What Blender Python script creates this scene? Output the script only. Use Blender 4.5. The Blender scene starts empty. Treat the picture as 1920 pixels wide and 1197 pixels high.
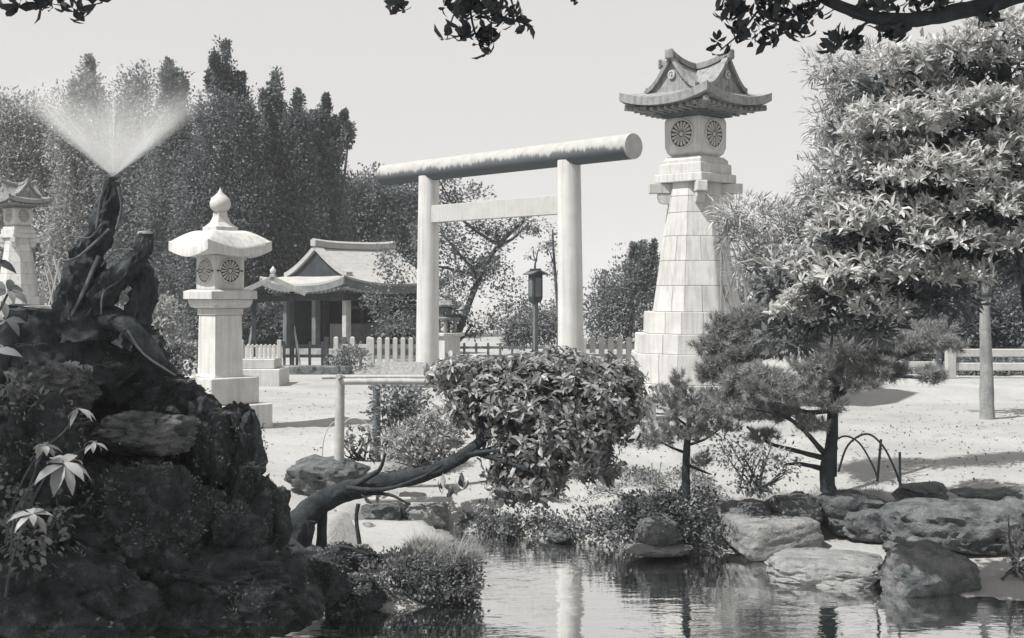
import bpy, bmesh, math, random
import numpy as np
from mathutils import Vector, Matrix, noise as mnoise
R = math.radians
C = bpy.context.scene.collection
SC = bpy.context.scene
rng = np.random.default_rng(7)
random.seed(7)

# ------------------------------------------------------------------ camera, sky, sun, exposure
F = 2400.0                                   # focal length in photograph pixels
def W(px, py, Y): return np.array([(px-960)/F*Y, Y, 2.0-(py-547)/F*Y])
cam_d = bpy.data.cameras.new('camera'); cam = bpy.data.objects.new('camera', cam_d); C.objects.link(cam)
cam.location = (0, 0, 2.0); cam.rotation_euler = (R(90), 0, 0)
cam_d.sensor_width = 36; cam_d.lens = 36*F/1920; cam_d.shift_y = -51.5/1920
cam_d.clip_start = .1; cam_d.clip_end = 3000
SC.camera = cam
SUN_AZ, SUN_EL = 60, 56                      # degrees left of "towards the camera", and up
sdir = Vector((-math.sin(R(SUN_AZ))*math.cos(R(SUN_EL)), -math.cos(R(SUN_AZ))*math.cos(R(SUN_EL)), math.sin(R(SUN_EL))))
sun_d = bpy.data.lights.new('sun', 'SUN'); sun_d.energy = 3.3; sun_d.angle = R(.6); sun_d.color = (1, .975, .94)
sun = bpy.data.objects.new('sun', sun_d); C.objects.link(sun)
sun.rotation_euler = sdir.to_track_quat('Z', 'Y').to_euler(); sun.location = (-20, -10, 40)
wd = bpy.data.worlds.new('World'); SC.world = wd; wd.use_nodes = True
nt = wd.node_tree; nt.nodes.clear()
sky = nt.nodes.new('ShaderNodeTexSky'); sky.sky_type = 'NISHITA'; sky.sun_disc = False
sky.sun_elevation = R(SUN_EL); sky.sun_rotation = math.atan2(sdir.x, sdir.y)
bw = nt.nodes.new('ShaderNodeRGBToBW'); nt.links.new(sky.outputs[0], bw.inputs[0])
pw = nt.nodes.new('ShaderNodeMath'); pw.operation = 'POWER'; pw.inputs[1].default_value = .1   # blue-blind plate: a nearly even white sky
nt.links.new(bw.outputs[0], pw.inputs[0])
mx = nt.nodes.new('ShaderNodeVectorMath'); mx.operation = 'SCALE'; mx.inputs[0].default_value = (3.30, 3.22, 3.16)
nt.links.new(pw.outputs[0], mx.inputs['Scale'])
bg = nt.nodes.new('ShaderNodeBackground'); bg.inputs[1].default_value = .1
nt.links.new(mx.outputs[0], bg.inputs[0])
wo = nt.nodes.new('ShaderNodeOutputWorld'); nt.links.new(bg.outputs[0], wo.inputs[0])
SC.view_settings.view_transform = 'Standard'; SC.view_settings.look = 'None'
SC.view_settings.exposure = 1.0; SC.view_settings.gamma = 1.0; SC.view_settings.use_curve_mapping = False
SC.render.engine = 'CYCLES'
cy = SC.cycles
cy.max_bounces = 6; cy.diffuse_bounces = 3; cy.glossy_bounces = 3; cy.transmission_bounces = 3; cy.volume_bounces = 1
cy.transparent_max_bounces = 6; cy.volume_step_rate = 2.0

# ------------------------------------------------------------------ materials
def T(v):
    k = min(1.0, max(0.0, v)/.3)
    a = (.80, .99, 1.13); b = (1.0, .995, .97)
    return tuple(v*(a[i]*(1-k)+b[i]*k) for i in range(3)) + (1,)
def nd(t, ty, **kw):
    n = t.nodes.new(ty)
    for k, v in kw.items(): setattr(n, k, v)
    return n
def math_n(t, op, a, b=None, c=None, clamp=False):
    n = nd(t, 'ShaderNodeMath', operation=op, use_clamp=clamp)
    for i, x in enumerate((a, b, c)):
        if x is None: continue
        if hasattr(x, 'links'): t.links.new(x, n.inputs[i])
        else: n.inputs[i].default_value = x
    return n.outputs[0]
def noise_n(t, vec, scale, detail=5, rough=.6):
    n = nd(t, 'ShaderNodeTexNoise'); n.inputs['Scale'].default_value = scale
    n.inputs['Detail'].default_value = detail; n.inputs['Roughness'].default_value = rough
    t.links.new(vec, n.inputs['Vector']); return n.outputs['Fac']
def mapr(t, val, a, b, c=0, d=1):
    n = nd(t, 'ShaderNodeMapRange'); t.links.new(val, n.inputs[0])
    for i, x in enumerate((a, b, c, d)): n.inputs[i+1].default_value = x
    return n.outputs[0]
def mixc(t, fac, a, b):
    n = nd(t, 'ShaderNodeMix', data_type='RGBA')
    if hasattr(fac, 'links'): t.links.new(fac, n.inputs[0])
    else: n.inputs[0].default_value = fac
    for i, x in ((6, a), (7, b)):
        if hasattr(x, 'links'): t.links.new(x, n.inputs[i])
        else: n.inputs[i].default_value = x
    return n.outputs[2]
def scalec(t, col, fac):
    n = nd(t, 'ShaderNodeVectorMath', operation='SCALE'); t.links.new(col, n.inputs[0])
    t.links.new(fac, n.inputs['Scale']); return n.outputs[0]
def make_mat(name, v, dv=.3, sc=4, rough=.85, bump=.3, bsc=40, spec=.25, streak=0, sscale=(14, 14, .8), patch=None, pv=.05, psc=2.5, speck=0, bdist=.02):
    m = bpy.data.materials.new(name); m.use_nodes = True; t = m.node_tree
    p = t.nodes['Principled BSDF']; p.inputs['Roughness'].default_value = rough; p.inputs['Specular IOR Level'].default_value = spec
    tc = nd(t, 'ShaderNodeTexCoord'); oi = nd(t, 'ShaderNodeObjectInfo')
    off = nd(t, 'ShaderNodeVectorMath', operation='MULTIPLY_ADD')
    t.links.new(oi.outputs['Random'], off.inputs[0]); off.inputs[1].default_value = (31, 17, 23); t.links.new(tc.outputs['Object'], off.inputs[2])
    vec = off.outputs[0]
    n1 = noise_n(t, vec, sc, 8, .65)
    col = mixc(t, mapr(t, n1, .3, .7), T(v*(1-dv)), T(v*(1+dv)))
    col = scalec(t, col, mapr(t, oi.outputs['Random'], 0, 1, .92, 1.08))
    if speck:
        col = scalec(t, col, mapr(t, noise_n(t, vec, 160, 2), .35, .65, 1-speck, 1+speck))
    if streak:
        mp = nd(t, 'ShaderNodeMapping'); t.links.new(vec, mp.inputs[0]); mp.inputs['Scale'].default_value = sscale
        col = scalec(t, col, mapr(t, noise_n(t, mp.outputs[0], 1, 4), .45, .75, 1, 1-streak))
    if patch:
        col = mixc(t, mapr(t, noise_n(t, vec, psc, 7, .7), patch, patch+.12), col, T(pv))
    t.links.new(col, p.inputs['Base Color'])
    if bump:
        b = nd(t, 'ShaderNodeBump'); b.inputs['Strength'].default_value = bump; b.inputs['Distance'].default_value = bdist
        t.links.new(noise_n(t, vec, bsc, 6, .7), b.inputs['Height']); t.links.new(b.outputs[0], p.inputs['Normal'])
    return m
def leaf_mat(name, v, dv=.45, rough=.42, trans=.25, spec=.5):
    m = bpy.data.materials.new(name); m.use_nodes = True; t = m.node_tree
    p = t.nodes['Principled BSDF']; p.inputs['Roughness'].default_value = rough; p.inputs['Specular IOR Level'].default_value = spec
    g = nd(t, 'ShaderNodeNewGeometry'); oi = nd(t, 'ShaderNodeObjectInfo')
    r = math_n(t, 'FRACT', math_n(t, 'ADD', g.outputs['Random Per Island'], oi.outputs['Random']))
    col = mixc(t, r, T(v*(1-dv)), T(v*(1+dv)))
    t.links.new(col, p.inputs['Base Color'])
    tr = nd(t, 'ShaderNodeBsdfTranslucent'); t.links.new(scalec(t, col, math_n(t, 'ADD', 1.3, 0.0)), tr.inputs[0])
    mixs = nd(t, 'ShaderNodeMixShader'); mixs.inputs[0].default_value = trans
    t.links.new(p.outputs[0], mixs.inputs[1]); t.links.new(tr.outputs[0], mixs.inputs[2])
    t.links.new(mixs.outputs[0], t.nodes['Material Output'].inputs[0])
    return m

M = {}
M['granite'] = make_mat('pale_granite', .48, .12, 3, .9, .3, 90, streak=.30, speck=.12, bdist=.008)
M['granite_roof'] = make_mat('weathered_granite', .25, .30, 5, .9, .4, 60, streak=.5, speck=.15, bdist=.01, patch=.55, pv=.11, psc=5)
M['granite_dark'] = make_mat('dark_granite', .10, .4, 6, .9, .35, 60, speck=.1, bdist=.008)  # darker granite for the core, cornice and small light chamber
M['crest_dark'] = make_mat('recess_shade', .03, .3, 10, .9, .1, 60)  # near-black disc colour stands in for the shade of an opening
M['crest_pale'] = make_mat('crest_stone', .38, .12, 10, .8, .2, 90, bdist=.004)
M['pillar'] = make_mat('torii_pillar_stone', .52, .10, 2, .85, .25, 110, streak=.30, sscale=(9, 9, .35), speck=.06, bdist=.005)
M['beam'] = make_mat('tie_beam_stone', .38, .10, 3, .85, .2, 90, streak=.15, speck=.08, bdist=.005)
M['fence_white'] = make_mat('white_fence_stone', .42, .12, 4, .9, .2, 60, streak=.2, bdist=.005)
M['wood_grey'] = make_mat('weathered_wood', .13, .3, 4, .85, .4, 40, streak=.3, sscale=(30, 30, 1.5), bdist=.008)
M['wood_dark'] = make_mat('dark_wood', .045, .4, 4, .8, .4, 40, streak=.3, sscale=(30, 30, 1.5), bdist=.008)
M['wood_pale'] = make_mat('pale_wood', .36, .2, 4, .8, .3, 40, streak=.3, sscale=(30, 30, 1.5), bdist=.006)
M['bamboo'] = make_mat('pale_bamboo', .40, .2, 8, .55, .15, 40, streak=.25, sscale=(20, 20, 2))
M['bamboo_dark'] = make_mat('dark_bamboo', .06, .3, 8, .55, .15, 40)
M['roof_pale'] = make_mat('pale_roof_covering', .36, .12, 6, .75, .3, 30, streak=.2, sscale=(1, 1, 26), bdist=.01)
M['roof_edge'] = make_mat('roof_eave_edge', .16, .35, 9, .85, .4, 30, streak=.4, sscale=(30, 30, 2))
M['sand'] = make_mat('raked_sand', .315, .16, .7, .95, .6, 9, spec=.1, patch=.60, pv=.22, psc=1.3, bdist=.06, speck=.16)
M['soil'] = make_mat('dark_soil', .07, .4, 3, .95, .6, 20, spec=.1, bdist=.03)
M['rock_dark'] = make_mat('mossy_dark_rock', .055, .8, 6, .85, 1.0, 20, spec=.25, patch=.55, pv=.17, psc=9, bdist=.09, speck=.45)  # pale patches paint dappled highlights over the dark mossy stone
M['rock_mid'] = make_mat('weathered_rock', .15, .6, 5, .88, 1.0, 18, spec=.2, patch=.53, pv=.045, psc=4, bdist=.06, speck=.3)
M['rock_pale'] = make_mat('pale_rock', .27, .35, 5, .9, 1.0, 18, spec=.2, patch=.57, pv=.07, psc=4, bdist=.05, speck=.25)
M['bark_stump'] = make_mat('weathered_stump_bark', .06, .6, 6, .9, 1.0, 26, spec=.2, streak=.5, sscale=(24, 24, 3), bdist=.03)
M['vine_bark'] = make_mat('vine_bark', .12, .4, 6, .9, .6, 26, spec=.2, streak=.4, sscale=(24, 24, 3))
M['bark'] = make_mat('dark_bark', .05, .5, 6, .9, 1.0, 26, spec=.2, streak=.3, sscale=(24, 24, 3), bdist=.03)
M['bark_far'] = make_mat('grey_bark', .08, .4, 5, .9, .6, 20, spec=.2, bdist=.03)
M['bark_pale'] = make_mat('pale_bark', .24, .25, 5, .9, .8, 22, spec=.2, streak=.25, sscale=(26, 26, 3), bdist=.02)
M['iron'] = make_mat('dark_iron', .03, .3, 8, .5, .2, 40, spec=.5)
M['leaf_far'] = leaf_mat('far_tree_leaf', .16, .3, .6, .25, .3)
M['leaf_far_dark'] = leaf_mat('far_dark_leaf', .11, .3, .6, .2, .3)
M['leaf_far_pale'] = leaf_mat('far_pale_leaf', .28, .4, .6, .25, .3)
M['leaf_broad'] = leaf_mat('glossy_broad_leaf', .20, .7, .42, .22, .4)
M['leaf_whorl'] = leaf_mat('whorled_leaf', .44, .45, .42, .35, .4)
M['leaf_whorl_pale'] = leaf_mat('pale_whorled_leaf', .19, .45, .45, .3, .5)
M['leaf_shade'] = leaf_mat('shaded_canopy_leaf', .030, .4, .5, .10, .3)  # near-black leaf colour stands in for backlit, shaded twigs
M['needle'] = leaf_mat('pine_needle', .26, .5, .5, .2, .4)
M['needle_pale'] = leaf_mat('narrow_leaf', .36, .5, .5, .25, .4)
M['leaf_small'] = leaf_mat('small_shrub_leaf', .15, .65, .5, .25, .4)
M['leaf_creep'] = leaf_mat('creeper_leaf', .10, .8, .6, .2, .3)
M['leaf_moss'] = leaf_mat('moss_leaf', .13, .8, .6, .2, .3)
M['leaf_pale'] = leaf_mat('pale_young_leaf', .30, .35, .45, .3, .4)
M['grass'] = leaf_mat('grass_blade', .40, .4, .55, .45, .3)

# ------------------------------------------------------------------ object helpers
def link(name, me, mat=None, parent=None, kind=None):
    o = bpy.data.objects.new(name, me); C.objects.link(o)
    if mat is not None and not me.materials: me.materials.append(mat)
    if parent is not None: o.parent = parent
    if kind: o['kind'] = kind
    return o
def tag(o, label, cat, group=None, kind=None):
    o['label'] = label; o['category'] = cat
    if group: o['group'] = group
    if kind: o['kind'] = kind
    return o
def thing(name, label, cat, loc=(0, 0, 0), rz=0, group=None):
    o = bpy.data.objects.new(name, None); C.objects.link(o); o.empty_display_size = .1
    o.location = tuple(float(x) for x in loc); o.rotation_euler = (0, 0, rz)
    return tag(o, label, cat, group)
def kids(o): return [c for c in bpy.data.objects if c.parent == o]
def copy_tree(o, parent=None):
    allk = {}
    for c in bpy.data.objects:
        if c.parent: allk.setdefault(c.parent.name, []).append(c)
    def rec(s, par):
        c = s.copy(); C.objects.link(c)
        if par is not None: c.parent = par
        for ch in allk.get(s.name, []): rec(ch, c)
        return c
    return rec(o, parent)

class MB:
    def __init__(s): s.v = []; s.f = []
    def add(s, vs, fs):
        k = len(s.v); s.v += [tuple(float(a) for a in x) for x in vs]; s.f += [tuple(k+i for i in f) for f in fs]; return s
    def box(s, c, d, rz=0, M4=None):
        x, y, z = d[0]/2, d[1]/2, d[2]/2
        vs = [Vector(p) for p in ((-x,-y,-z),(x,-y,-z),(x,y,-z),(-x,y,-z),(-x,-y,z),(x,-y,z),(x,y,z),(-x,y,z))]
        m = Matrix.Rotation(rz, 3, 'Z') if M4 is None else M4
        return s.add([m @ p + Vector(c) for p in vs], [(3,2,1,0),(4,5,6,7),(0,1,5,4),(1,2,6,5),(2,3,7,6),(3,0,4,7)])
    def loft(s, rings, caps=True, closed=True):
        n = len(rings[0]); fs = []
        for i in range(len(rings)-1):
            for j in range(n if closed else n-1):
                a, b = i*n+j, i*n+(j+1) % n
                fs.append((a, b, b+n, a+n))
        if caps: fs += [tuple(range(n))[::-1], tuple((len(rings)-1)*n+j for j in range(n))]
        return s.add([p for r in rings for p in r], fs)
    def ngon(s, n, prof, c=(0, 0, 0), rot=0):      # prof: (apothem, z)
        rings = []
        for r, z in prof:
            rr = r/math.cos(math.pi/n)
            rings.append([(c[0]+rr*math.cos(rot+2*math.pi*(j+.5)/n), c[1]+rr*math.sin(rot+2*math.pi*(j+.5)/n), c[2]+z) for j in range(n)])
        return s.loft(rings)
    def lathe(s, prof, n=24, c=(0, 0, 0)):
        return s.loft([[(c[0]+r*math.cos(2*math.pi*j/n), c[1]+r*math.sin(2*math.pi*j/n), c[2]+z) for j in range(n)] for r, z in prof])
    def tube(s, pts, rad, n=8, sub=0, wob=0, caps=True, ridge=0):
        P = [np.array(p, float) for p in pts]
        Rr = list(rad) if hasattr(rad, '__len__') else [rad]*len(P)
        if sub:
            Q, S = [], []
            for i in range(len(P)-1):
                p0, p1, p2, p3 = P[max(i-1, 0)], P[i], P[i+1], P[min(i+2, len(P)-1)]
                for k in range(sub):
                    t = k/sub
                    Q.append(.5*(2*p1+(p2-p0)*t+(2*p0-5*p1+4*p2-p3)*t*t+(3*p1-p0-3*p2+p3)*t**3)); S.append(Rr[i]*(1-t)+Rr[i+1]*t)
            Q.append(P[-1]); S.append(Rr[-1]); P, Rr = Q, S
        rings = []; up = None
        for i, p in enumerate(P):
            d = P[min(i+1, len(P)-1)]-P[max(i-1, 0)]; d = d/(np.linalg.norm(d)+1e-9)
            if up is None:
                up = np.array([0, 0, 1.]) if abs(d[2]) < .8 else np.array([0, 1., 0])
            a = np.cross(d, up); a /= np.linalg.norm(a)+1e-9; b = np.cross(a, d); up = b
            ring = []
            for j in range(n):
                th = 2*math.pi*j/n
                e = a*math.cos(th)+b*math.sin(th)
                r = Rr[i]
                if wob: r *= 1+wob*(mnoise.noise(Vector((p+e*Rr[i])*(1.2/max(Rr[0], .03))))+.6*mnoise.noise(Vector((p+e*Rr[i])*(4/max(Rr[0], .03)))))
                if ridge: r *= 1+ridge*(1-2.2*abs(mnoise.noise(Vector((math.cos(th)*2.2+7, math.sin(th)*2.2, i*.16)))))+ridge*.5*mnoise.noise(Vector((math.cos(th)*6, math.sin(th)*6+3, i*.35)))
                ring.append(p+e*r)
            rings.append(ring)
        return s.loft(rings, caps)
    def mesh(s, name, bevel=0, smooth=None, base=(0, 0, 0)):
        me = bpy.data.meshes.new(name)
        b = np.array(base, float)
        me.from_pydata([tuple(np.array(x)-b) for x in s.v], [], s.f)
        bm = bmesh.new(); bm.from_mesh(me)
        bmesh.ops.recalc_face_normals(bm, faces=bm.faces)
        if bevel: bmesh.ops.bevel(bm, geom=bm.edges[:], offset=bevel, segments=1, affect='EDGES', clamp_overlap=True)
        bm.to_mesh(me); bm.free()
        if smooth is not None:
            me.shade_smooth(); me.set_sharp_from_angle(angle=R(smooth))
        return me
    def build(s, name, mat, parent=None, bevel=0, smooth=None, base=(0, 0, 0), kind=None):
        o = link(name, s.mesh(name, bevel, smooth, base), mat, parent, kind)
        if parent is None and tuple(base) != (0, 0, 0): o.location = tuple(float(x) for x in base)
        return o

# ------------------------------------------------------------------ foliage helpers
def nrm(a): return a/(np.linalg.norm(a, axis=-1, keepdims=True)+1e-9)
TM = {
 'quad': (np.array([(0,0,0),(.45,-.5,.0),(1,0,-.06),(.45,.5,.0)]), [(0,1,2,3)]),
 'tri': (np.array([(0,-.5,0),(0,.5,0),(1,0,0)]), [(0,1,2)]),
 'leaf': (np.array([(0,0,0),(.3,-.40,.06),(.68,-.46,.05),(1,0,-.14),(.68,.46,.05),(.3,.40,.06),(.3,0,0),(.68,0,-.02)]),
          [(0,1,6),(1,2,7,6),(2,3,7),(0,6,5),(6,7,4,5),(7,3,4)]),
 'lance': (np.array([(0,0,0),(.18,-.30,.05),(.18,0,.02),(.18,.30,.05),(.42,-.50,.07),(.42,0,.03),(.42,.50,.07),(.68,-.42,.0),(.68,0,-.04),(.68,.42,.0),(.88,-.18,-.13),(.88,0,-.15),(.88,.18,-.13),(1,0,-.26)]),
          [(0,1,2),(0,2,3),(1,4,5,2),(2,5,6,3),(4,7,8,5),(5,8,9,6),(7,10,11,8),(8,11,12,9),(10,13,11),(11,13,12)]),
 'blade': (np.array([(0,-.5,0),(0,.5,0),(.55,.35,.0),(.55,-.35,.0),(1,0,-.22)]), [(0,1,2,3),(3,2,4)]),
}
def leaf_arrays(pos, ax, nr, L, Wd, tmpl):
    tv, tf = TM[tmpl]
    ax = nrm(ax); side = nrm(np.cross(nr, ax)); nr = np.cross(ax, side)
    L = np.asarray(L).reshape(-1, 1, 1); Wd = np.asarray(Wd).reshape(-1, 1, 1)
    V = pos[:, None, :] + ax[:, None, :]*tv[None, :, 0:1]*L + side[:, None, :]*tv[None, :, 1:2]*Wd + nr[:, None, :]*tv[None, :, 2:3]*L
    return V.reshape(-1, 3), len(tv), tf
def np_mesh(name, V, nv, tf, N):
    me = bpy.data.meshes.new(name)
    lens = np.array([len(f) for f in tf]); flat = np.array([i for f in tf for i in f])
    loops = (flat[None, :]+(np.arange(N)*nv)[:, None]).ravel()
    tot = np.tile(lens, N); st = np.concatenate([[0], np.cumsum(tot)[:-1]])
    me.vertices.add(len(V)); me.vertices.foreach_set('co', V.astype(np.float32).ravel())
    me.loops.add(len(loops)); me.loops.foreach_set('vertex_index', loops.astype(np.int32))
    me.polygons.add(len(tot)); me.polygons.foreach_set('loop_start', st.astype(np.int32))
    me.update(calc_edges=True); me.validate()
    return me
def leaves(name, pos, ax, nr, L, Wd, mat, tmpl='quad', parent=None, base=(0, 0, 0), kind='stuff'):
    N = len(pos)
    L = np.broadcast_to(np.asarray(L, float), (N,)); Wd = np.broadcast_to(np.asarray(Wd, float), (N,))
    V, nv, tf = leaf_arrays(np.asarray(pos)-np.array(base, float), ax, nr, L, Wd, tmpl)
    o = link(name, np_mesh(name, V, nv, tf, N), mat, parent, kind)
    return o
_unit = {}
def unit_leaf(tmpl, mat):
    k = (tmpl, mat.name)
    if k not in _unit:
        tv, tf = TM[tmpl]; me = bpy.data.meshes.new('leaf'); me.from_pydata([tuple(x) for x in tv], [], tf); me.materials.append(mat); me.shade_smooth(); _unit[k] = me
    return _unit[k]
def single_leaves(name, pos, ax, nr, L, Wd, mat, tmpl, parent, base):
    me = unit_leaf(tmpl, mat); N = len(pos); b = np.array(base, float)
    ax = nrm(np.asarray(ax)); side = nrm(np.cross(nr, ax)); n2 = np.cross(ax, side)
    L = np.broadcast_to(np.asarray(L, float), (N,)); Wd = np.broadcast_to(np.asarray(Wd, float), (N,))
    for i in range(N):
        o = bpy.data.objects.new(name, me); C.objects.link(o); o.parent = parent
        p = pos[i]-b
        o.matrix_local = Matrix(((ax[i,0]*L[i], side[i,0]*Wd[i], n2[i,0]*L[i], p[0]), (ax[i,1]*L[i], side[i,1]*Wd[i], n2[i,1]*L[i], p[1]),
                                 (ax[i,2]*L[i], side[i,2]*Wd[i], n2[i,2]*L[i], p[2]), (0, 0, 0, 1)))
def split_leaves(A, k, mat, tmpl, parent, base, rest='foliage'):
    """the k leaves that show largest as single objects, the rest as one part"""
    pos, ax, nr, L, Wd = A
    px = pos[:, 0]/pos[:, 1]*F+960; py = 547-(pos[:, 2]-2)/pos[:, 1]*F
    score = np.asarray(L)/pos[:, 1]*np.where((px > 0) & (px < 1920) & (py > 0) & (py < 1197), 1, .01)
    front = pos[:, 1]-pos[:, 1].min(); score = score*np.exp(-front/.35)
    idx = np.argsort(-score); a, b = idx[:k], idx[k:]
    single_leaves('leaf', pos[a], ax[a], nr[a], L[a], Wd[a], mat, tmpl, parent, base)
    if len(b): leaves(rest, pos[b], ax[b], nr[b], L[b], Wd[b], mat, tmpl, parent, base)
def rdir(n):
    v = rng.normal(size=(n, 3)); return nrm(v)
def ell(px, py, rx, ry, Y, dy=None, flat=None):
    """an ellipsoid of the crown: centre and radii in metres"""
    return W(px, py, Y), np.array([rx/F*Y, (dy if dy else (rx+ry)/2/F*Y*.9), ry/F*Y])
def sub_clumps(ells, per_m2, shell=.45, top=None, least=9):
    P, O, S = [], [], []
    for c, r in ells:
        area = 4*math.pi*((r[0]*r[1])**1.6/3+(r[0]*r[2])**1.6/3+(r[1]*r[2])**1.6/3)**(1/1.6)
        n = max(least, int(area*per_m2)); d = rdir(n)
        if top is not None:
            d = d[d[:, 2] > top]; n = len(d)
        rad = shell+(1-shell)*rng.random((n, 1))**.6
        P.append(c+d*r*rad); O.append(nrm(d/r)); S.append(np.full(n, r.min()))
    return np.concatenate(P), np.concatenate(O), np.concatenate(S)
def leaf_cloud(ells, per_m2, nleaf, spread, L, Wd, up=.5, shell=.45, flat=.7):
    P, O, S = sub_clumps(ells, per_m2, shell)
    n = len(P); cnt = np.maximum(3, (nleaf*(.5+rng.random(n))).astype(int)); idx = np.repeat(np.arange(n), cnt); N = len(idx)
    g = np.clip(rng.normal(size=(N, 3)), -1.7, 1.7)*np.array([1, 1, flat]); sp = np.minimum(spread, .42*S)*(.6+.8*rng.random(n))
    pos = P[idx]+g*sp[idx][:, None]
    ax = nrm(nrm(g)*.8+O[idx]*.5+rdir(N)*.7)
    nr = nrm(O[idx]*.5+np.array([0, 0, up+.3])+rdir(N)*.7)
    s = .65+.7*rng.random(N)
    return pos, ax, nr, L*s, Wd*s
def whorls(ells, per_m2, k, L, Wd, tilt=35, up=.75, shell=.6, top=None):
    P, O, S = sub_clumps(ells, per_m2, shell, top, 2)
    n = len(P); a = nrm(O*.6+np.array([0, 0, up])+rdir(n)*.45)
    t0 = nrm(np.cross(a, rdir(n))); t1 = np.cross(a, t0)
    cnt = np.full(n, k)+rng.integers(-2, 3, n); idx = np.repeat(np.arange(n), cnt); N = len(idx)
    off = np.concatenate([np.arange(c)/c for c in cnt])*2*math.pi+rng.random(N)*.6
    rad = t0[idx]*np.cos(off)[:, None]+t1[idx]*np.sin(off)[:, None]
    tl = np.radians(tilt+rng.normal(size=N)*18)[:, None]
    ax = np.cos(tl)*rad+np.sin(tl)*a[idx]; nr = np.cos(tl)*a[idx]-np.sin(tl)*rad
    s = .6+.65*rng.random(N)
    pos = P[idx]+a[idx]*(rng.random((N, 1))-.5)*L*.6
    return pos, ax, nr, L*s, Wd*s
def cat(*As): return tuple(np.concatenate([np.broadcast_to(np.asarray(A[i], float), A[0].shape if i < 3 else (len(A[0]),)) for A in As]) for i in range(5))
def limb_objs(trunk, ells, r0, mat, parent, base, over=.05, n=6, wob=.0):
    """limbs from the trunk's points to the clumps of the crown, each its own part"""
    tp = np.array(trunk)
    for c, r in ells:
        low = [p for p in tp if p[2] < c[2]-.02] or [tp[0]]
        p0 = np.array(min(low, key=lambda p: np.linalg.norm(p-c)*(1 if p[2] > tp[0][2]+.05 else 1.6)))
        mid = p0*.5+c*.5+rdir(1)[0]*np.linalg.norm(c-p0)*.10+np.array([0, 0, -.06*np.linalg.norm(c-p0)])
        MB().tube([p0, mid, c, c+(c-mid)*over], [r0*.55, r0*.40, r0*.22, r0*.08], n, sub=3, wob=wob).build('limb', mat, parent, smooth=60, base=base)
def tree(name, label, cat_, group, clumps, Y, base, trunk_px, r0, mat, per_m2, nleaf, spread, L, Wd, bark='bark_far', shell=.45, tm='quad', flat=.7, limbs=True, crown='crown'):
    """a tree: clumps (px, py, rx, ry[, dY]) of its crown, its trunk through trunk_px"""
    b = np.array([base[0], base[1], base[2]], float)
    t = thing(name, label, cat_, b, 0, group)
    es = [ell(c[0], c[1], c[2], c[3], Y+(c[4] if len(c) > 4 else rng.normal()*.02*Y*.3)) for c in clumps]
    tp = [b]+[W(x, y, Y) for x, y in trunk_px]
    mb = MB(); mb.tube(tp, [r0*(1-.65*i/max(1, len(tp)-1)) for i in range(len(tp))], 8, sub=4, wob=.12)
    mb.build('trunk', M[bark], t, smooth=60, base=b)
    if limbs:
        limb_objs(tp, es[::2] if len(es) > 12 else es, r0*.8, M[bark], t, b)
    A = leaf_cloud(es, per_m2, nleaf, spread, L, Wd, shell=shell, flat=flat)
    leaves(crown, *A, M[mat], tm, t, b)
    return t
def rock(name, label, cat_, c, size, mat, seed=0, block=2.0, cuts=7, rough=.16, rz=0, sub=4, group=None, parent=None, base=None, cutlo=.70, craggy=.25):
    bm = bmesh.new(); bmesh.ops.create_icosphere(bm, subdivisions=sub, radius=1)
    rr = random.Random(seed); off = Vector((rr.random()*50, rr.random()*50, rr.random()*50))
    pls = []
    for _ in range(cuts):
        d = Vector((rr.gauss(0, 1), rr.gauss(0, 1), rr.gauss(0, .8))).normalized(); pls.append((d, cutlo+.22*rr.random()))
    rot = Matrix.Rotation(rz, 3, 'Z'); S = Vector([float(x) for x in size])
    for v in bm.verts:
        p = v.co.copy()
        q = (abs(p.x)**block+abs(p.y)**block+abs(p.z)**block)**(1/block); p = p/q
        for d, h in pls:
            k = p.dot(d)
            if k > h: p = p-d*(k-h)*.92
        n = mnoise.fractal(p*1.4+off, 1.0, 2.0, 3)*rough+mnoise.fractal(p*4.5+off, .8, 2.1, 4)*rough*.38+abs(mnoise.noise(p*2.3+off))*-rough*.5
        if craggy: n -= craggy*max(0, .22-abs(mnoise.noise(p*2.1+off*1.7)))*1.6+craggy*max(0, .2-abs(mnoise.noise(Vector((p.x*5, p.y*5, p.z*3))+off)))*.8-craggy*.18*mnoise.noise(p*11+off)
        p = p*(1+n)
        v.co = rot @ Vector((p.x*S.x, p.y*S.y, p.z*S.z))
    me = bpy.data.meshes.new(name); bm.to_mesh(me); bm.free(); me.shade_smooth(); me.set_sharp_from_angle(angle=R(42))
    o = link(name, me, M[mat], parent)
    loc = np.array(c, float)-(np.array(base, float) if base is not None else 0)
    o.location = tuple(float(x) for x in loc)
    if parent is None: tag(o, label, cat_, group)
    return o
def rock_px(name, label, px, py, rx, ry, Y, mat, dy=None, cat_='rock', **kw):
    k = Y/F
    return rock(name, label, cat_, W(px, py, Y), (rx*k, dy if dy else (rx+ry)/2*k, ry*k), mat, **kw)
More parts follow.
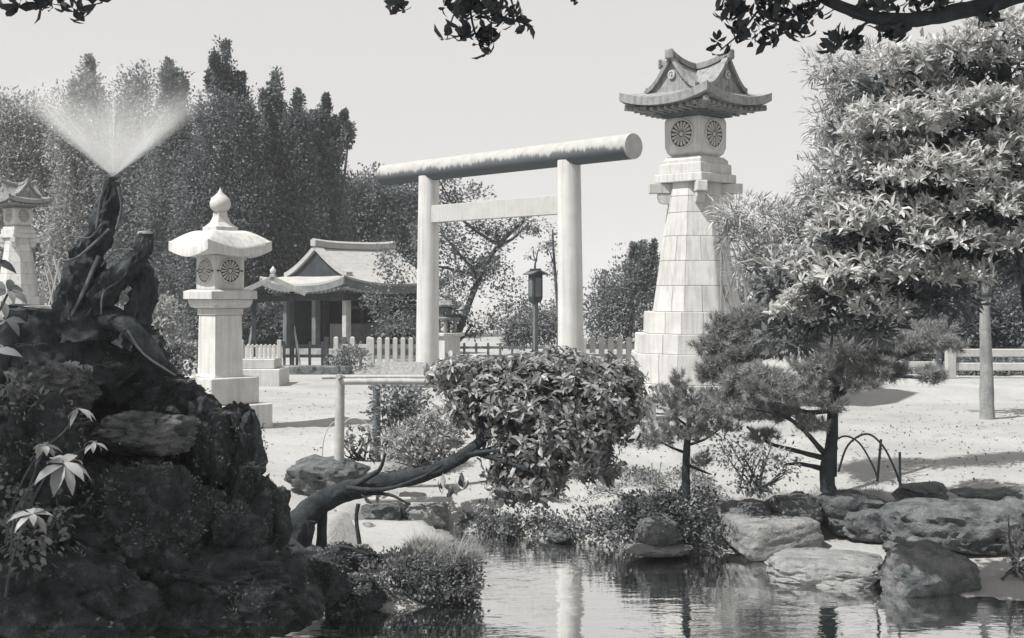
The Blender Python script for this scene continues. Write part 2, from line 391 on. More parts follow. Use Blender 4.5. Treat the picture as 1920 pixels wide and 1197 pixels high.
# ------------------------------------------------------------------ ground and water
ZW = -.6
def SX(px, Y): return (px-960)/F*Y
pond = np.array([(4.9,10.72),(4.30,10.74),(3.17,11.25),(2.47,12.1),(2.18,12.76),(1.79,12.75),(1.19,13.0),(0,13.75),(-.46,13.8),(-.65,14.2),(-1.55,14.2),
                 (-1.55,13.45),(-.75,13.35),(-.42,12.2),(-.30,11.3),(-.36,10.75),(-.8,10.55),(-1.5,10.5),(-2.3,10.0),(-3.6,8.4),(-5.5,4.5),(5.2,4.5)])
def sdist(x, y):
    """signed distance to the shore, positive on land"""
    P = np.stack([x, y], -1)[..., None, :]; a = pond; b = np.roll(pond, -1, 0)
    e = b-a; w = P-a; t = np.clip((w*e).sum(-1)/(e*e).sum(-1), 0, 1)
    d = np.linalg.norm(w-t[..., None]*e, axis=-1).min(-1)
    yy = P[..., 1]; xx = P[..., 0]
    c = ((a[:, 1] <= yy) != (b[:, 1] <= yy)) & (xx < (b[:, 0]-a[:, 0])*(yy-a[:, 1])/(b[:, 1]-a[:, 1]+1e-12)+a[:, 0])
    return np.where(c.sum(-1) % 2 == 1, -d, d)
def sst(a, b, x):
    t = np.clip((x-a)/(b-a), 0, 1); return t*t*(3-2*t)
def ground_z(x, y):
    x = np.asarray(x, float); y = np.asarray(y, float)
    d = sdist(x, y)
    left = -.36+.36*sst(14.2, 18.5, y)
    ledge = 12.95+.25*np.sin(x*1.3)*.4+.12*(x-2)
    right = -.46+.44*sst(ledge-.10, ledge+.12, y)
    right = np.where(y < ledge, -.60+.10*np.clip(d, 0, 1.6), right)
    mid = np.minimum(-.34+.34*sst(14.0, 16.5, y)+.10*np.exp(-((x-1.1)**2+(y-14.6)**2)/.6), 0.1)
    k = sst(1.75, 2.35, x); P = left*(1-sst(-.9, .6, x))+mid*sst(-.9, .6, x)
    P = P*(1-k)+right*k
    slope = np.where(x > 2.2, .16, 1.3)
    h = np.minimum(P, ZW+.02+slope*np.clip(d, 0, None))
    h = np.where(d < 0, np.maximum(ZW-.55, ZW+.02+.7*d), h)
    h = np.where((x < -1.4) & (y < 12), np.maximum(h, np.minimum(ZW+.9*d, -.05)), h)
    return h
xs = np.concatenate([[-420,-200,-120,-60,-32,-20,-14,-11,-9],np.arange(-8,8.6,.12),[9,11,14,20,32,60,120,200,420]])
ys = np.concatenate([[-120,-60,-20,-8,-2,1],np.arange(3,21,.12),[21.5,22.5,24,26,29,33,38,46,60,90,160,260,420]])
gx, gy = np.meshgrid(xs, ys); gz = ground_z(gx, gy)
fine = (np.abs(gx) < 8.6) & (gy > 3) & (gy < 21)
nz = np.array([[mnoise.noise(Vector((a*1.1, b*1.1, 0)))*.022+mnoise.noise(Vector((a*3.1, b*3.1, 4)))*.010 if f_ else 0 for a, b, f_ in zip(r1, r2, r3)] for r1, r2, r3 in zip(gx, gy, fine)])
gz = gz+nz
V = np.stack([gx, gy, gz], -1).reshape(-1, 3); nx = len(xs); ny = len(ys)
I = (np.arange(ny-1)[:, None]*nx+np.arange(nx-1)[None, :]).ravel()
me = bpy.data.meshes.new('ground'); me.from_pydata(V.tolist(), [], np.stack([I, I+1, I+nx+1, I+nx], -1).tolist()); me.shade_smooth()
link('ground', me, M['sand'], None, 'structure')
def gz1(x, y): return float(ground_z(np.array([x]), np.array([y]))[0])

mw = bpy.data.materials.new('pond_water'); mw.use_nodes = True; t = mw.node_tree; p = t.nodes['Principled BSDF']
p.inputs['Base Color'].default_value = T(.03); p.inputs['Roughness'].default_value = .03; p.inputs['IOR'].default_value = 3.6
tc = nd(t, 'ShaderNodeTexCoord'); mp = nd(t, 'ShaderNodeMapping'); t.links.new(tc.outputs['Object'], mp.inputs[0]); mp.inputs['Scale'].default_value = (2.2, 5.5, 1)
h1 = noise_n(t, mp.outputs[0], 1.0, 3, .5); h2 = noise_n(t, mp.outputs[0], 4.2, 2, .5)
calm = mapr(t, noise_n(t, tc.outputs['Object'], .55, 2), .38, .62, .25, 1)
hh = math_n(t, 'MULTIPLY', math_n(t, 'ADD', h1, math_n(t, 'MULTIPLY', h2, .22)), calm)
b = nd(t, 'ShaderNodeBump'); b.inputs['Strength'].default_value = 1.0; b.inputs['Distance'].default_value = .008
t.links.new(hh, b.inputs['Height']); t.links.new(b.outputs[0], p.inputs['Normal'])
lw = nd(t, 'ShaderNodeLayerWeight'); lw.inputs[0].default_value = .5; t.links.new(b.outputs[0], lw.inputs['Normal'])
gl_ = nd(t, 'ShaderNodeBsdfGlossy'); gl_.inputs['Color'].default_value = (.95, .95, .94, 1); gl_.inputs['Roughness'].default_value = .03; t.links.new(b.outputs[0], gl_.inputs['Normal'])
p.inputs['IOR'].default_value = 1.33
ms_ = nd(t, 'ShaderNodeMixShader'); t.links.new(mapr(t, lw.outputs['Facing'], .3, .85, .15, .95), ms_.inputs[0]); t.links.new(p.outputs[0], ms_.inputs[1]); t.links.new(gl_.outputs[0], ms_.inputs[2])
t.links.new(ms_.outputs[0], t.nodes['Material Output'].inputs[0])
wv = MB().add([(-8, 3, ZW), (8, 3, ZW), (8, 15.2, ZW), (-8, 15.2, ZW)], [(0, 1, 2, 3)])
wv.build('water', mw, kind='structure')

# terrace on the right, behind the open yard
tb = MB().loft([[(3.6, 23.2, -.02), (26, 23.2, -.02), (26, 60, -.02), (3.6, 60, -.02)], [(4.6, 24.0, .17), (26, 24.0, .17), (26, 60, .17), (4.6, 60, .17)]])
tb.build('terrace', M['sand'], kind='structure', smooth=30)

# ------------------------------------------------------------------ torii
PL = np.array([SX(801, 31.8), 31.8]); PR = np.array([SX(1071, 27.9), 27.9])
mid = (PL+PR)/2; dv = PR-PL; HW = np.linalg.norm(dv)/2
tor = thing('torii_gate', 'white stone gate of two round pillars under a thick round stained beam', 'torii gate', (mid[0], mid[1], 0), math.atan2(dv[1], dv[0]))
for sx in (-1, 1):
    mb = MB(); xb, xt = sx*HW, sx*(HW-.07)
    rings = []
    for i in range(9):
        k = i/8; z = -.1+k*(4.86+.1); r = .288-.035*k; xc = xb+(xt-xb)*k
        rings.append([(xc+r*math.cos(2*math.pi*j/40), r*math.sin(2*math.pi*j/40), z) for j in range(40)])
    mb.loft(rings); mb.build('pillar', M['pillar'], tor, smooth=40)
    MB().lathe([(.42, -.05), (.42, .10), (.38, .14), (.30, .15)], 32, (xb, 0, 0)).build('pillar_base', M['granite'], tor, smooth=40)
mk = bpy.data.materials.new('stained_beam_stone'); mk.use_nodes = True; t = mk.node_tree; p = t.nodes['Principled BSDF']; p.inputs['Roughness'].default_value = .9; p.inputs['Specular IOR Level'].default_value = .2
tc = nd(t, 'ShaderNodeTexCoord'); sp = nd(t, 'ShaderNodeSeparateXYZ'); t.links.new(tc.outputs['Object'], sp.inputs[0])
mp = nd(t, 'ShaderNodeMapping'); t.links.new(tc.outputs['Object'], mp.inputs[0]); mp.inputs['Scale'].default_value = (9, 1.2, 1.0)
n1 = noise_n(t, mp.outputs[0], 1.0, 5, .6); n2 = noise_n(t, tc.outputs['Object'], 1.1, 3, .5)
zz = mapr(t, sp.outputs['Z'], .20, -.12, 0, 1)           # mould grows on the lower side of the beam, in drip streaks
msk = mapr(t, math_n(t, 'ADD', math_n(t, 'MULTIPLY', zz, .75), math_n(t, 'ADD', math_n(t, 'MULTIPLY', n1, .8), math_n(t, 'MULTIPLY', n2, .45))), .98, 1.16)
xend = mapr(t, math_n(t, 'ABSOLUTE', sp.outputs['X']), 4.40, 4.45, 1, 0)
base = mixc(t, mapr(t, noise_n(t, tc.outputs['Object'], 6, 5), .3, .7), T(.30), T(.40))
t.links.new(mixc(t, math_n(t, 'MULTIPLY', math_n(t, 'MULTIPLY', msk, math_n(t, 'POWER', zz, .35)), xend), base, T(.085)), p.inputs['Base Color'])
bb = nd(t, 'ShaderNodeBump'); bb.inputs['Strength'].default_value = .25; bb.inputs['Distance'].default_value = .006; t.links.new(noise_n(t, tc.outputs['Object'], 80, 4), bb.inputs['Height']); t.links.new(bb.outputs[0], p.inputs['Normal'])
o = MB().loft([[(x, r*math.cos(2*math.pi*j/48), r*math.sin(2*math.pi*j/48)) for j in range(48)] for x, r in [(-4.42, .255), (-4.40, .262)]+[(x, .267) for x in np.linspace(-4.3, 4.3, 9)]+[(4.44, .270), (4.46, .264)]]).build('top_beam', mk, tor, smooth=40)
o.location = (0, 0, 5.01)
nb = MB().box((0, 0, 3.91), (2*HW-.42, .20, .42)); nb.build('tie_beam', M['beam'], tor, bevel=.008)

# ------------------------------------------------------------------ lanterns
def petal_mesh(r):
    mb = MB(); n = 5
    pts = [(r*.26, -.030*r), (r*.55, -.075*r), (r*.86, -.125*r), (r*.97, -.06*r), (r*.99, 0), (r*.97, .06*r), (r*.86, .125*r), (r*.55, .075*r), (r*.26, .030*r)]
    mb.loft([[(x, y, 0) for x, y in pts], [(x*.985+.01*r, y*.8, .10*r) for x, y in pts]])
    return mb.mesh('petal')
def crest(parent, r, d, ang, z, tmpl, ears=False):
    """a sixteen petal flower crest on a round disc coloured like a shaded opening, on the face at distance d, facing angle ang"""
    q = Matrix.Rotation(ang, 4, 'Z') @ Matrix.Translation((d, 0, z)) @ Matrix.Rotation(R(90), 4, 'Y')
    mb = MB().lathe([(0.001, .003), (r*1.04, .003), (r*1.04, .0)], 32)
    c = mb.build('crest', M['crest_dark'], parent); c.matrix_local = q
    rg = MB().loft([[((r*1.04+.0*j)*math.cos(a), r*1.04*math.sin(a), zz) for a in np.linspace(0, 2*math.pi, 33)[:-1]] for j, zz in ((0, 0), (1, .03))], caps=False)
    rim = MB(); n = 36
    rr = [(r*1.04, 0), (r*1.04, .022), (r*1.13, .022), (r*1.16, 0)]
    rim.loft([[(a*math.cos(2*math.pi*j/n), a*math.sin(2*math.pi*j/n), b_) for j in range(n)] for a, b_ in rr], caps=False)
    rim.build('rim', M['granite'], c, smooth=40)
    for k in range(16):
        o = link('petal', tmpl, M['crest_pale'], c); o.matrix_local = Matrix.Rotation(2*math.pi*k/16, 4, 'Z') @ Matrix.Translation((0, 0, .004))
    MB().lathe([(r*.2, .003), (r*.2, .09*r), (r*.13, .13*r)], 16).build('boss', M['crest_pale'], c, smooth=40)
    if ears:
        for s in (-1, 1): MB().box((0, s*r*1.2, .012), (.02, .06, .024)).build('hinge', M['iron'], c)
    return c

def hf_grid(fn, bot, a, b, n, m):
    """a roof: top surface fn(x, y), underside bot(x, y), over [-a, a] x [-b, b]"""
    mb = MB(); X = np.linspace(-a, a, n); Y = np.linspace(-b, b, m)
    top = [(x, y, fn(x, y)) for y in Y for x in X]; lo = [(x, y, bot(x, y)) for y in Y for x in X]
    fs = []; N = n*m
    for j in range(m-1):
        for i in range(n-1):
            q = j*n+i; fs.append((q, q+1, q+n+1, q+n)); fs.append((N+q+n, N+q+n+1, N+q+1, N+q))
    for i in range(n-1):
        fs.append((i+1, i, N+i, N+i+1)); k = (m-1)*n+i; fs.append((k, k+1, N+k+1, N+k))
    for j in range(m-1):
        k = j*n; fs.append((k, k+n, N+k+n, N+k)); k = j*n+n-1; fs.append((k+n, k, N+k, N+k+n))
    return mb.add(top+lo, fs)

def octo_course(parent, z0, z1, r0, r1, halves, base_rot=0, depth=.16, gap=.005, name='stone_block'):
    """one course of an eight sided base: a block (or two) per side"""
    n = 8; ht = math.tan(math.pi/n)
    parts = [(-1, 1)] if not halves else [(-1, -.05+halves*.3), (-.05+halves*.3, 1)]
    for (u0, u1) in parts:
        vs = []
        for (r, z) in ((r0, z0+gap*.5), (r1, z1-gap*.5)):
            w = r*ht; wi = (r-depth)*ht
            vs += [(r, u0*w+gap*.5, z), (r, u1*w-gap*.5, z), (r-depth, u1*wi, z), (r-depth, u0*wi, z)]
        me = MB().loft([vs[:4], vs[4:]]).mesh(name, bevel=.006)
        for k in range(n):
            o = link(name, me, M['granite'], parent); o.rotation_euler = (0, 0, base_rot+k*math.pi/4)

def make_tower(label, loc, rz, grp):
    t = thing('stone_lantern_tower', label, 'lantern tower', loc, rz, grp)
    core = MB().ngon(8, [(1.18, -.1), (1.18, .44), (1.03, .445), (1.03, .94), (.96, .945), (.96, 1.27), (.81, 1.275), (.81, 1.64), (.64, 1.645), (.34, 3.8)]); core.build('core', M['granite_dark'], t)
    octo_course(t, 0, .46, 1.22, 1.20, .2); octo_course(t, .46, .96, 1.07, 1.06, .5)
    octo_course(t, .96, 1.29, 1.01, 1.00, .8); octo_course(t, 1.29, 1.66, .86, .85, .3)
    zz = [1.66, 2.10, 2.52, 2.94, 3.34, 3.62, 3.86]
    for i in range(6):
        ra = .705-.30*(zz[i]-1.66)/2.2; rb = .705-.30*(zz[i+1]-1.66)/2.2
        octo_course(t, zz[i], zz[i+1], ra, rb, (0.4 if i % 2 == 0 and i < 4 else 0), depth=.12)
    q = math.pi/4
    for k in range(4):                                    # corbels at the four corners
        a = q+k*math.pi/2; m = Matrix.Rotation(a, 3, 'Z')
        br = MB()
        br.add([m @ Vector(v) for v in [(.30,-.09,3.68),(.80,-.09,3.68),(.80,.09,3.68),(.30,.09,3.68),(.30,-.09,3.85),(.80,-.09,3.85),(.80,.09,3.85),(.30,.09,3.85)]], [(3,2,1,0),(4,5,6,7),(0,1,5,4),(1,2,6,5),(2,3,7,6),(3,0,4,7)])
        br.build('corbel', M['granite'], t, bevel=.01)
        b2 = MB().loft([[m @ Vector((x, s*.075, z)) for x, z in ((.30, 3.50), (.56, 3.50), (.62, 3.53), (.65, 3.60), (.65, 3.675), (.30, 3.675))] for s in (-1, 1)])
        b2.build('corbel_foot', M['granite'], t, bevel=.006)
    q4 = math.pi/4
    MB().ngon(4, [(.50, 3.855), (.50, 4.00)]).build('capital_slab', M['granite'], t, bevel=.012)
    MB().ngon(4, [(.44, 4.005), (.44, 4.17), (.40, 4.18), (.40, 4.24), (.345, 4.30)]).build('capital', M['granite'], t, bevel=.006)
    ch = MB().ngon(4, [(.28, 4.30), (.345, 4.36), (.375, 4.46), (.378, 4.90), (.36, 4.96), (.32, 4.985)]); ch.build('light_chamber', M['granite'], t, bevel=.008)
    pm = petal_mesh(.215)
    for k in range(4): crest(t, .215, .379, k*math.pi/2, 4.68, pm)
    # stepped cornice and rafters
    MB().ngon(4, [(.42, 4.985), (.42, 5.03), (.50, 5.032), (.50, 5.07)]).build('cornice', M['granite_dark'], t, bevel=.006)
    a = .93; z0 = 5.13
    lift = lambda x, y: .15*(abs(x)*abs(y)/(a*a))**2.2
    rm = MB().box((0, 0, 0), (.40, .055, .06)).mesh('rafter', bevel=.004)
    for k in range(4):
        for j in range(11):
            u = (j-5)/5*.76
            o = link('rafter', rm, M['granite_roof'], t)
            x, y = .64, u
            o.location = Matrix.Rotation(k*math.pi/2, 3, 'Z') @ Vector((x, y, 5.075+lift(.8, u)*.8)); o.rotation_euler = (0, -.03, k*math.pi/2)
    for k in range(4):
        a2 = q4+k*math.pi/2; mm = Matrix.Rotation(a2, 3, 'Z') @ Matrix.Rotation(-.10, 3, 'Y')
        MB().box(Matrix.Rotation(a2, 3, 'Z') @ Vector((.86, 0, 5.12)), (.72, .09, .09), M4=mm).build('hip_rafter', M['granite_roof'], t, bevel=.006)
    # cross gabled roof
    gw, gl, zb = .50, .64, .30
    def zr(u): return .70+.13*(abs(u)/gl)**2.2
    def top(x, y):
        r = max(abs(x), abs(y)); tt = (a-r)/a
        z = .14+.42*tt**1.15 + lift(x, y)
        for u, v in ((x, y), (y, x)):
            if abs(u) <= gl+1e-6 and abs(v) <= gw:
                z = max(z, zb+(zr(u)-zb)*(1-abs(v)/gw)**1.45)
        return z0+z
    def bot(x, y):
        return z0+lift(x, y)+min(.06, .10*(a-max(abs(x), abs(y))))
    hf_grid(top, bot, a, a, 75, 75).build('roof', M['granite_roof'], t, smooth=38)
    for k in range(4):
        m = Matrix.Rotation(k*math.pi/2, 3, 'Z')
        for s in (-1, 1):
            inner, outer = [], []
            rings = []
            for i in range(9):
                w = i/8*gw*1.05; f = max(0, 1-w/gw)**1.45
                z = z0+zb+(zr(gl)-zb)*f+.035
                th = .085
                rings.append([m @ Vector(p) for p in ((gl-.05, s*w, z), (gl+.07, s*w, z), (gl+.07, s*w, z-th), (gl-.05, s*w, z-th))])
            MB().loft(rings).build('barge_board', M['granite_roof'], t, smooth=40)
        ridge = MB().loft([[m @ Vector(p) for p in ((u, -.055, z0+zr(u)-.02), (u, -.055, z0+zr(u)+.07), (u, 0, z0+zr(u)+.10), (u, .055, z0+zr(u)+.07), (u, .055, z0+zr(u)-.02))] for u in np.linspace(.0 if k % 2 == 0 else .05, gl+.06, 7)])
        ridge.build('ridge', M['granite_roof'], t)
        MB().box(m @ Vector((gl+.09, 0, z0+zr(gl)+.03)), (.06, .17, .17), rz=k*math.pi/2).build('ridge_end', M['granite_roof'], t, bevel=.02)
        cb = MB().lathe([(.075, 0), (.075, .03), (.05, .035), (.05, .018), (.022, .018), (.022, .05), (.001, .05)], 16).build('gable_boss', M['crest_pale'], t, smooth=40)
        cb.matrix_local = Matrix.Rotation(k*math.pi/2, 4, 'Z') @ Matrix.Translation((gl+.008, 0, z0+.52)) @ Matrix.Rotation(R(90), 4, 'Y')
    return t
TY = 22.0
tw = make_tower('tall pale stone lantern tower with gabled roof, right of the gate', (SX(1304, TY), TY, 0), R(45), 'stone lantern towers')
tw2 = copy_tree(tw); tw2.location = (SX(34, 48), 48, .15); tw2.rotation_euler = (0, 0, R(52))
tw2['label'] = 'distant stone lantern tower seen at the left edge behind the stump'

LY = 18.75
ln = thing('stone_lantern', 'white stone lantern with onion shaped finial and curved roof left of the gate', 'stone lantern', (SX(413, LY), LY, 0), R(45))
sq = lambda prof: MB().ngon(4, prof)
sq([(.545, -.1), (.545, .365)]).build('plinth', M['granite'], ln, bevel=.012)
sq([(.405, .368), (.405, .755)]).build('step', M['granite'], ln, bevel=.012)
sq([(.255, .757), (.235, .80), (.222, 1.65), (.222, 1.655)]).build('shaft', M['granite'], ln, bevel=.008)
sq([(.240, 1.658), (.240, 1.755)]).build('shaft_collar', M['granite'], ln, bevel=.006)
sq([(.265, 1.757), (.31, 1.775), (.335, 1.84), (.338, 1.885)]).build('moulding', M['granite'], ln, bevel=.005)
sq([(.385, 1.888), (.385, 2.005), (.30, 2.03)]).build('platform', M['granite'], ln, bevel=.006)
sq([(.250, 2.032), (.250, 2.53)]).build('light_chamber', M['granite'], ln, bevel=.008)
pm = petal_mesh(.155)
for k in range(4): crest(ln, .155, .251, k*math.pi/2, 2.30, pm, ears=True)
ra, rz0 = .535, 2.50
lft = lambda x, y: .13*(abs(x)*abs(y)/(ra*ra))**1.6
def rtop(x, y):
    r = (abs(x)**5+abs(y)**5)**.2; r = min(1, max(abs(x), abs(y))/ra*.85+r/ra*.15)
    if r < .50: k = 1.0
    else: k = 1-((r-.50)/.50)**1.15; k = k*k*(3-2*k)*.5+k*.5
    k = 1-max(0, (r-.42)/.58)**1.7
    return rz0+.115+lft(x, y)+.27*k*(1-.0)
def rbot(x, y): return rz0+lft(x, y)*.8+min(.03, .1*(ra-max(abs(x), abs(y))))
hf_grid(rtop, rbot, ra, ra, 49, 49).build('roof', M['granite'], ln, smooth=50)
sq([(.185, 2.87), (.185, 2.945), (.165, 2.95), (.11, 3.01), (.078, 3.10), (.072, 3.17)]).build('finial_neck', M['granite'], ln, bevel=.004)
MB().lathe([(.075, 3.165), (.115, 3.19), (.150, 3.24), (.155, 3.30), (.130, 3.365), (.075, 3.415), (.035, 3.45), (.012, 3.50), (.001, 3.53)], 28).build('finial', M['granite'], ln, smooth=60)

# small old lantern on a pedestal behind the left pillar
OY = 36
ol = thing('old_stone_lantern', 'small dark capped old lantern on a pale pedestal half behind left pillar', 'stone lantern', (SX(838, OY), OY, 0), R(38))
sq([(.33, -.05), (.30, .10), (.27, .12), (.27, .72), (.36, .76), (.36, .84)]).build('pedestal', M['granite'], ol, bevel=.01)
for sx in (-1, 1):
    for sy in (-1, 1): MB().box((sx*.16, sy*.16, 1.02), (.09, .09, .36)).build('leg', M['granite_roof'], ol, bevel=.02)
sq([(.26, 1.20), (.29, 1.26), (.20, 1.29)]).build('shelf', M['granite_roof'], ol)
MB().ngon(6, [(.19, 1.29), (.21, 1.35), (.21, 1.55), (.19, 1.58)]).build('light_chamber', M['granite_dark'], ol)
MB().ngon(6, [(.36, 1.58), (.37, 1.63), (.22, 1.73), (.12, 1.78), (.12, 1.82)]).build('cap', M['granite_roof'], ol)
MB().lathe([(.07, 1.82), (.11, 1.88), (.10, 1.93), (.03, 2.0), (.001, 2.04)], 16).build('finial', M['granite_roof'], ol, smooth=60)

# wooden lantern on a post
WY = 30
wl = thing('lantern_post', 'dark wooden box lantern with little gabled roof on a tall post', 'lamp post', (SX(1004, WY), WY, 0), R(30))
MB().box((0, 0, .82), (.10, .10, 1.84)).build('post', M['wood_grey'], wl, bevel=.008)
MB().ngon(4, [(.09, 1.74), (.125, 1.84), (.125, 2.40), (.115, 2.42)]).build('lantern_box', M['wood_dark'], wl, bevel=.006)
for k in range(4):
    MB().box(Matrix.Rotation(k*math.pi/2, 3, 'Z') @ Vector((.128, 0, 2.10)), (.012, .15, .44), rz=k*math.pi/2).build('panel', M['wood_grey'], wl)
for s in (-1, 1):
    MB().box((s*.105, 0, 2.455), (.26, .40, .03), M4=Matrix.Rotation(s*.42, 3, 'Y')).build('roof_board', M['wood_grey'], wl, bevel=.004)
MB().box((0, 0, 2.515), (.07, .42, .045)).build('ridge', M['wood_grey'], wl, bevel=.006)

# ------------------------------------------------------------------ shrine pavilion
PC = (-5.06, 41.04)
pv = thing('shrine_pavilion', 'open shrine pavilion with pale hipped and gabled roof behind the fence', 'pavilion', (PC[0], PC[1], 0), R(45))
pa, pb, pz = 2.1, 2.2, 2.02                  # ridge along local x
plf = lambda x, y: .26*(abs(x)*abs(y)/(pa*pb))**2.4
pgl, pgw, pzb, pzr = 1.45, 1.45, .62, 1.50
def ptop(x, y):
    tt = min(1-abs(x)/pa, (1-abs(y)/pb))
    z = .22+plf(x, y)+.95*tt**1.2
    ty = 1-abs(y)/pb
    if abs(x) <= pgl: z = max(z, .22+1.16*ty**1.35 + plf(x, y))
    return pz+z
def pbot(x, y): return pz+plf(x, y)+min(.25, .25*min(pa-abs(x), pb-abs(y)))
hf_grid(ptop, pbot, pa, pb, 85, 61).build('roof', M['roof_pale'], pv, smooth=32)
for s in (-1, 1):                            # eave edges, dark and layered
    for ax_ in (0, 1):
        n = 13; rings = []
        for i in range(n):
            u = (i/(n-1)*2-1)
            x, y = (u*pa, s*pb) if ax_ == 0 else (s*pa, u*pb)
            z = pz+plf(x, y); o_ = .012; dx, dy = ((0, s) if ax_ == 0 else (s, 0))
            rings.append([(x+dx*o_, y+dy*o_, z-.05), (x+dx*o_, y+dy*o_, z+.15), (x-dx*.12, y-dy*.12, z+.15), (x-dx*.12, y-dy*.12, z-.05)])
        MB().loft(rings).build('eave', M['roof_edge'], pv)
for sx in (-1, 1):
    for s in (-1, 1):
        rings = []
        for i in range(10):
            w = i/9*pb*.74; z = pz+.22+1.16*(1-w/pb)**1.35+.07+.10*(i/9)**3
            rings.append([(sx*(pgl-.12), s*w, z), (sx*(pgl+.12), s*w, z), (sx*(pgl+.12), s*w, z-.16), (sx*(pgl-.12), s*w, z-.16)])
        MB().loft(rings).build('barge_board', M['roof_pale'], pv, smooth=40)
    MB().add([(sx*(pgl+.015), y, pz+.22+1.16*(1-abs(y)/pb)**1.35-.05) for y in np.linspace(-1.5, 1.5, 13)]+[(sx*(pgl+.015), 1.5, pz+.45), (sx*(pgl+.015), -1.5, pz+.45)], [tuple(range(15))]).build('gable_panel', M['wood_dark'], pv)
rings = [[(x, -.13, z-.05), (x, -.13, z+.13), (x, 0, z+.19), (x, .13, z+.13), (x, .13, z-.05)] for x, z in [(u, pz+1.38+.06*(abs(u)/1.5)**3) for u in np.linspace(-1.62, 1.62, 9)]]
MB().loft(rings).build('ridge', M['roof_pale'], pv)
rf = MB().box((0, 0, 0), (.5, .05, .06)).mesh('rafter')
for s in (-1, 1):
    for j in range(19):
        u = (j-9)/9*1.9
        o = link('rafter', rf, M['wood_pale'], pv); o.location = (u, s*1.93, pz-.06+plf(u, pb)*.8); o.rotation_euler = (0, 0, R(90))
        o = link('rafter', rf, M['wood_pale'], pv); o.location = (s*1.83, u, pz-.06+plf(pa, u)*.8)
for s in (-1, 1):
    MB().box((0, s*1.55, 1.83), (3.3, .16, .20)).build('beam', M['wood_dark'], pv); MB().box((s*1.5, 0, 1.83), (.16, 3.0, .20)).build('beam', M['wood_dark'], pv)
    MB().box((0, s*1.55, 1.52), (3.1, .09, .12)).build('rail', M['wood_dark'], pv)
for sx in (-1, 0, 1):
    for sy in (-1, 0, 1):
        if sx == 0 and sy == 0: continue
        MB().box((sx*1.5, sy*1.55, .86), (.20, .20, 1.75)).build('post', M['wood_pale'] if (sx, sy) == (-1, -1) else M['wood_grey'], pv, bevel=.01)
for q_ in (0, 1):
    MB().box((1.5, .0, .95) if q_ == 0 else (0, 1.55, .95), (.05, 2.8, 1.5) if q_ == 0 else (2.8, .05, 1.5)).build('shade_panel', M['wood_dark'], pv)  # dark panels added for the shaded inside of the open pavilion
MB().box((0, 0, 1.95), (3.5, 3.5, .05)).build('ceiling', M['wood_dark'], pv)
MB().box((.0, .0, .12), (3.6, 3.7, .24)).build('floor', M['granite_roof'], pv, bevel=.01)
MB().box((.1, .1, .62), (1.5, .7, .72)).build('water_trough', M['granite_roof'], pv, bevel=.03)

GY = 33
gt = thing('roofed_notice_gate', 'small gabled roof on posts in front of the pavilion, right of stone lantern', 'gate', (SX(512, GY), GY, 0), R(8))
for s in (-1, 1):
    MB().box((s*.48, 0, 1.0), (.12, .12, 2.0)).build('post', M['wood_dark'], gt, bevel=.006)
    MB().box((s*.42, 0, 2.17), (.96, .9, .06), M4=Matrix.Rotation(s*.44, 3, 'Y')).build('roof_board', M['roof_pale'], gt, bevel=.006)
    MB().box((s*.40, -.47, 2.15), (.98, .05, .13), M4=Matrix.Rotation(s*.44, 3, 'Y')).build('barge_board', M['wood_pale'], gt, bevel=.006)
    MB().box((s*.62, 0, .55), (.05, .05, 1.15), M4=Matrix.Rotation(-s*.16, 3, 'Y')).build('brace', M['wood_pale'], gt)
MB().box((0, 0, 1.82), (1.2, .10, .14)).build('beam', M['wood_dark'], gt); MB().box((0, 0, 2.40), (.12, 1.0, .09)).build('ridge', M['roof_pale'], gt, bevel=.01)
MB().lathe([(.03, 2.44), (.075, 2.50), (.08, 2.56), (.03, 2.62), (.001, 2.66)], 12).build('finial', M['granite'], gt, smooth=60)

# ------------------------------------------------------------------ fences
def fence(name, label, x0, x1, Y, z0, ztop, picket_px, pw, rails, m, posts=(), pz=None, yaw=0, rt=.05, grp='fences round the shrine yard', rough=.0, cap=True):
    b = ((x0+x1)/2, Y, z0); t = thing(name, label, 'fence', b, yaw, grp); L = x1-x0
    n = max(2, int(round(L/(picket_px/F*Y)))+1)
    w = pw/F*Y; h = ztop-z0
    prof = [[(-w/2, -w*.35, 0), (w/2, -w*.35, 0), (w/2, w*.35, 0), (-w/2, w*.35, 0)], [(-w/2, -w*.35, h-w*.25), (w/2, -w*.35, h-w*.25), (w/2, w*.35, h-w*.25), (-w/2, w*.35, h-w*.25)]]
    if cap: prof.append([(-w*.22, -w*.2, h), (w*.22, -w*.2, h), (w*.22, w*.2, h), (-w*.22, w*.2, h)])
    me = MB().loft(prof).mesh('picket', bevel=.005)
    for i in range(n):
        o = link('picket', me, M[m], t); o.location = (-L/2+L*i/(n-1), 0, 0); o.rotation_euler = (0, rng.normal()*rough, rng.normal()*rough)
    for zr_, hr in rails:
        MB().box((0, w*.30, zr_-z0), (L+.1, rt, hr)).build('rail', M[m], t, bevel=.004)
    for px_ in posts:
        pxm = px_-(x0+x1)/2
        MB().loft([[(pxm-w*.8, -w*.8, 0), (pxm+w*.8, -w*.8, 0), (pxm+w*.8, w*.8, 0), (pxm-w*.8, w*.8, 0)], [(pxm-w*.8, -w*.8, (pz or ztop)-z0), (pxm+w*.8, -w*.8, (pz or ztop)-z0), (pxm+w*.8, w*.8, (pz or ztop)-z0), (pxm-w*.8, w*.8, (pz or ztop)-z0)]]).build('post', M[m], t, bevel=.01)
    return t
def zp(py, Y): return 2-(py-547)/F*Y
y = 27.6
sb = thing('stone_block_plinth', 'pale stone plinth under the low balustrade beside the stone lantern', 'plinth', (SX(486, y), y, 0))
MB().box((0, 0, zp(690, y)/2-.02), (SX(530, y)-SX(440, y)+.06, 1.2, zp(690, y)+.04)).build('block', M['granite'], sb, bevel=.012)
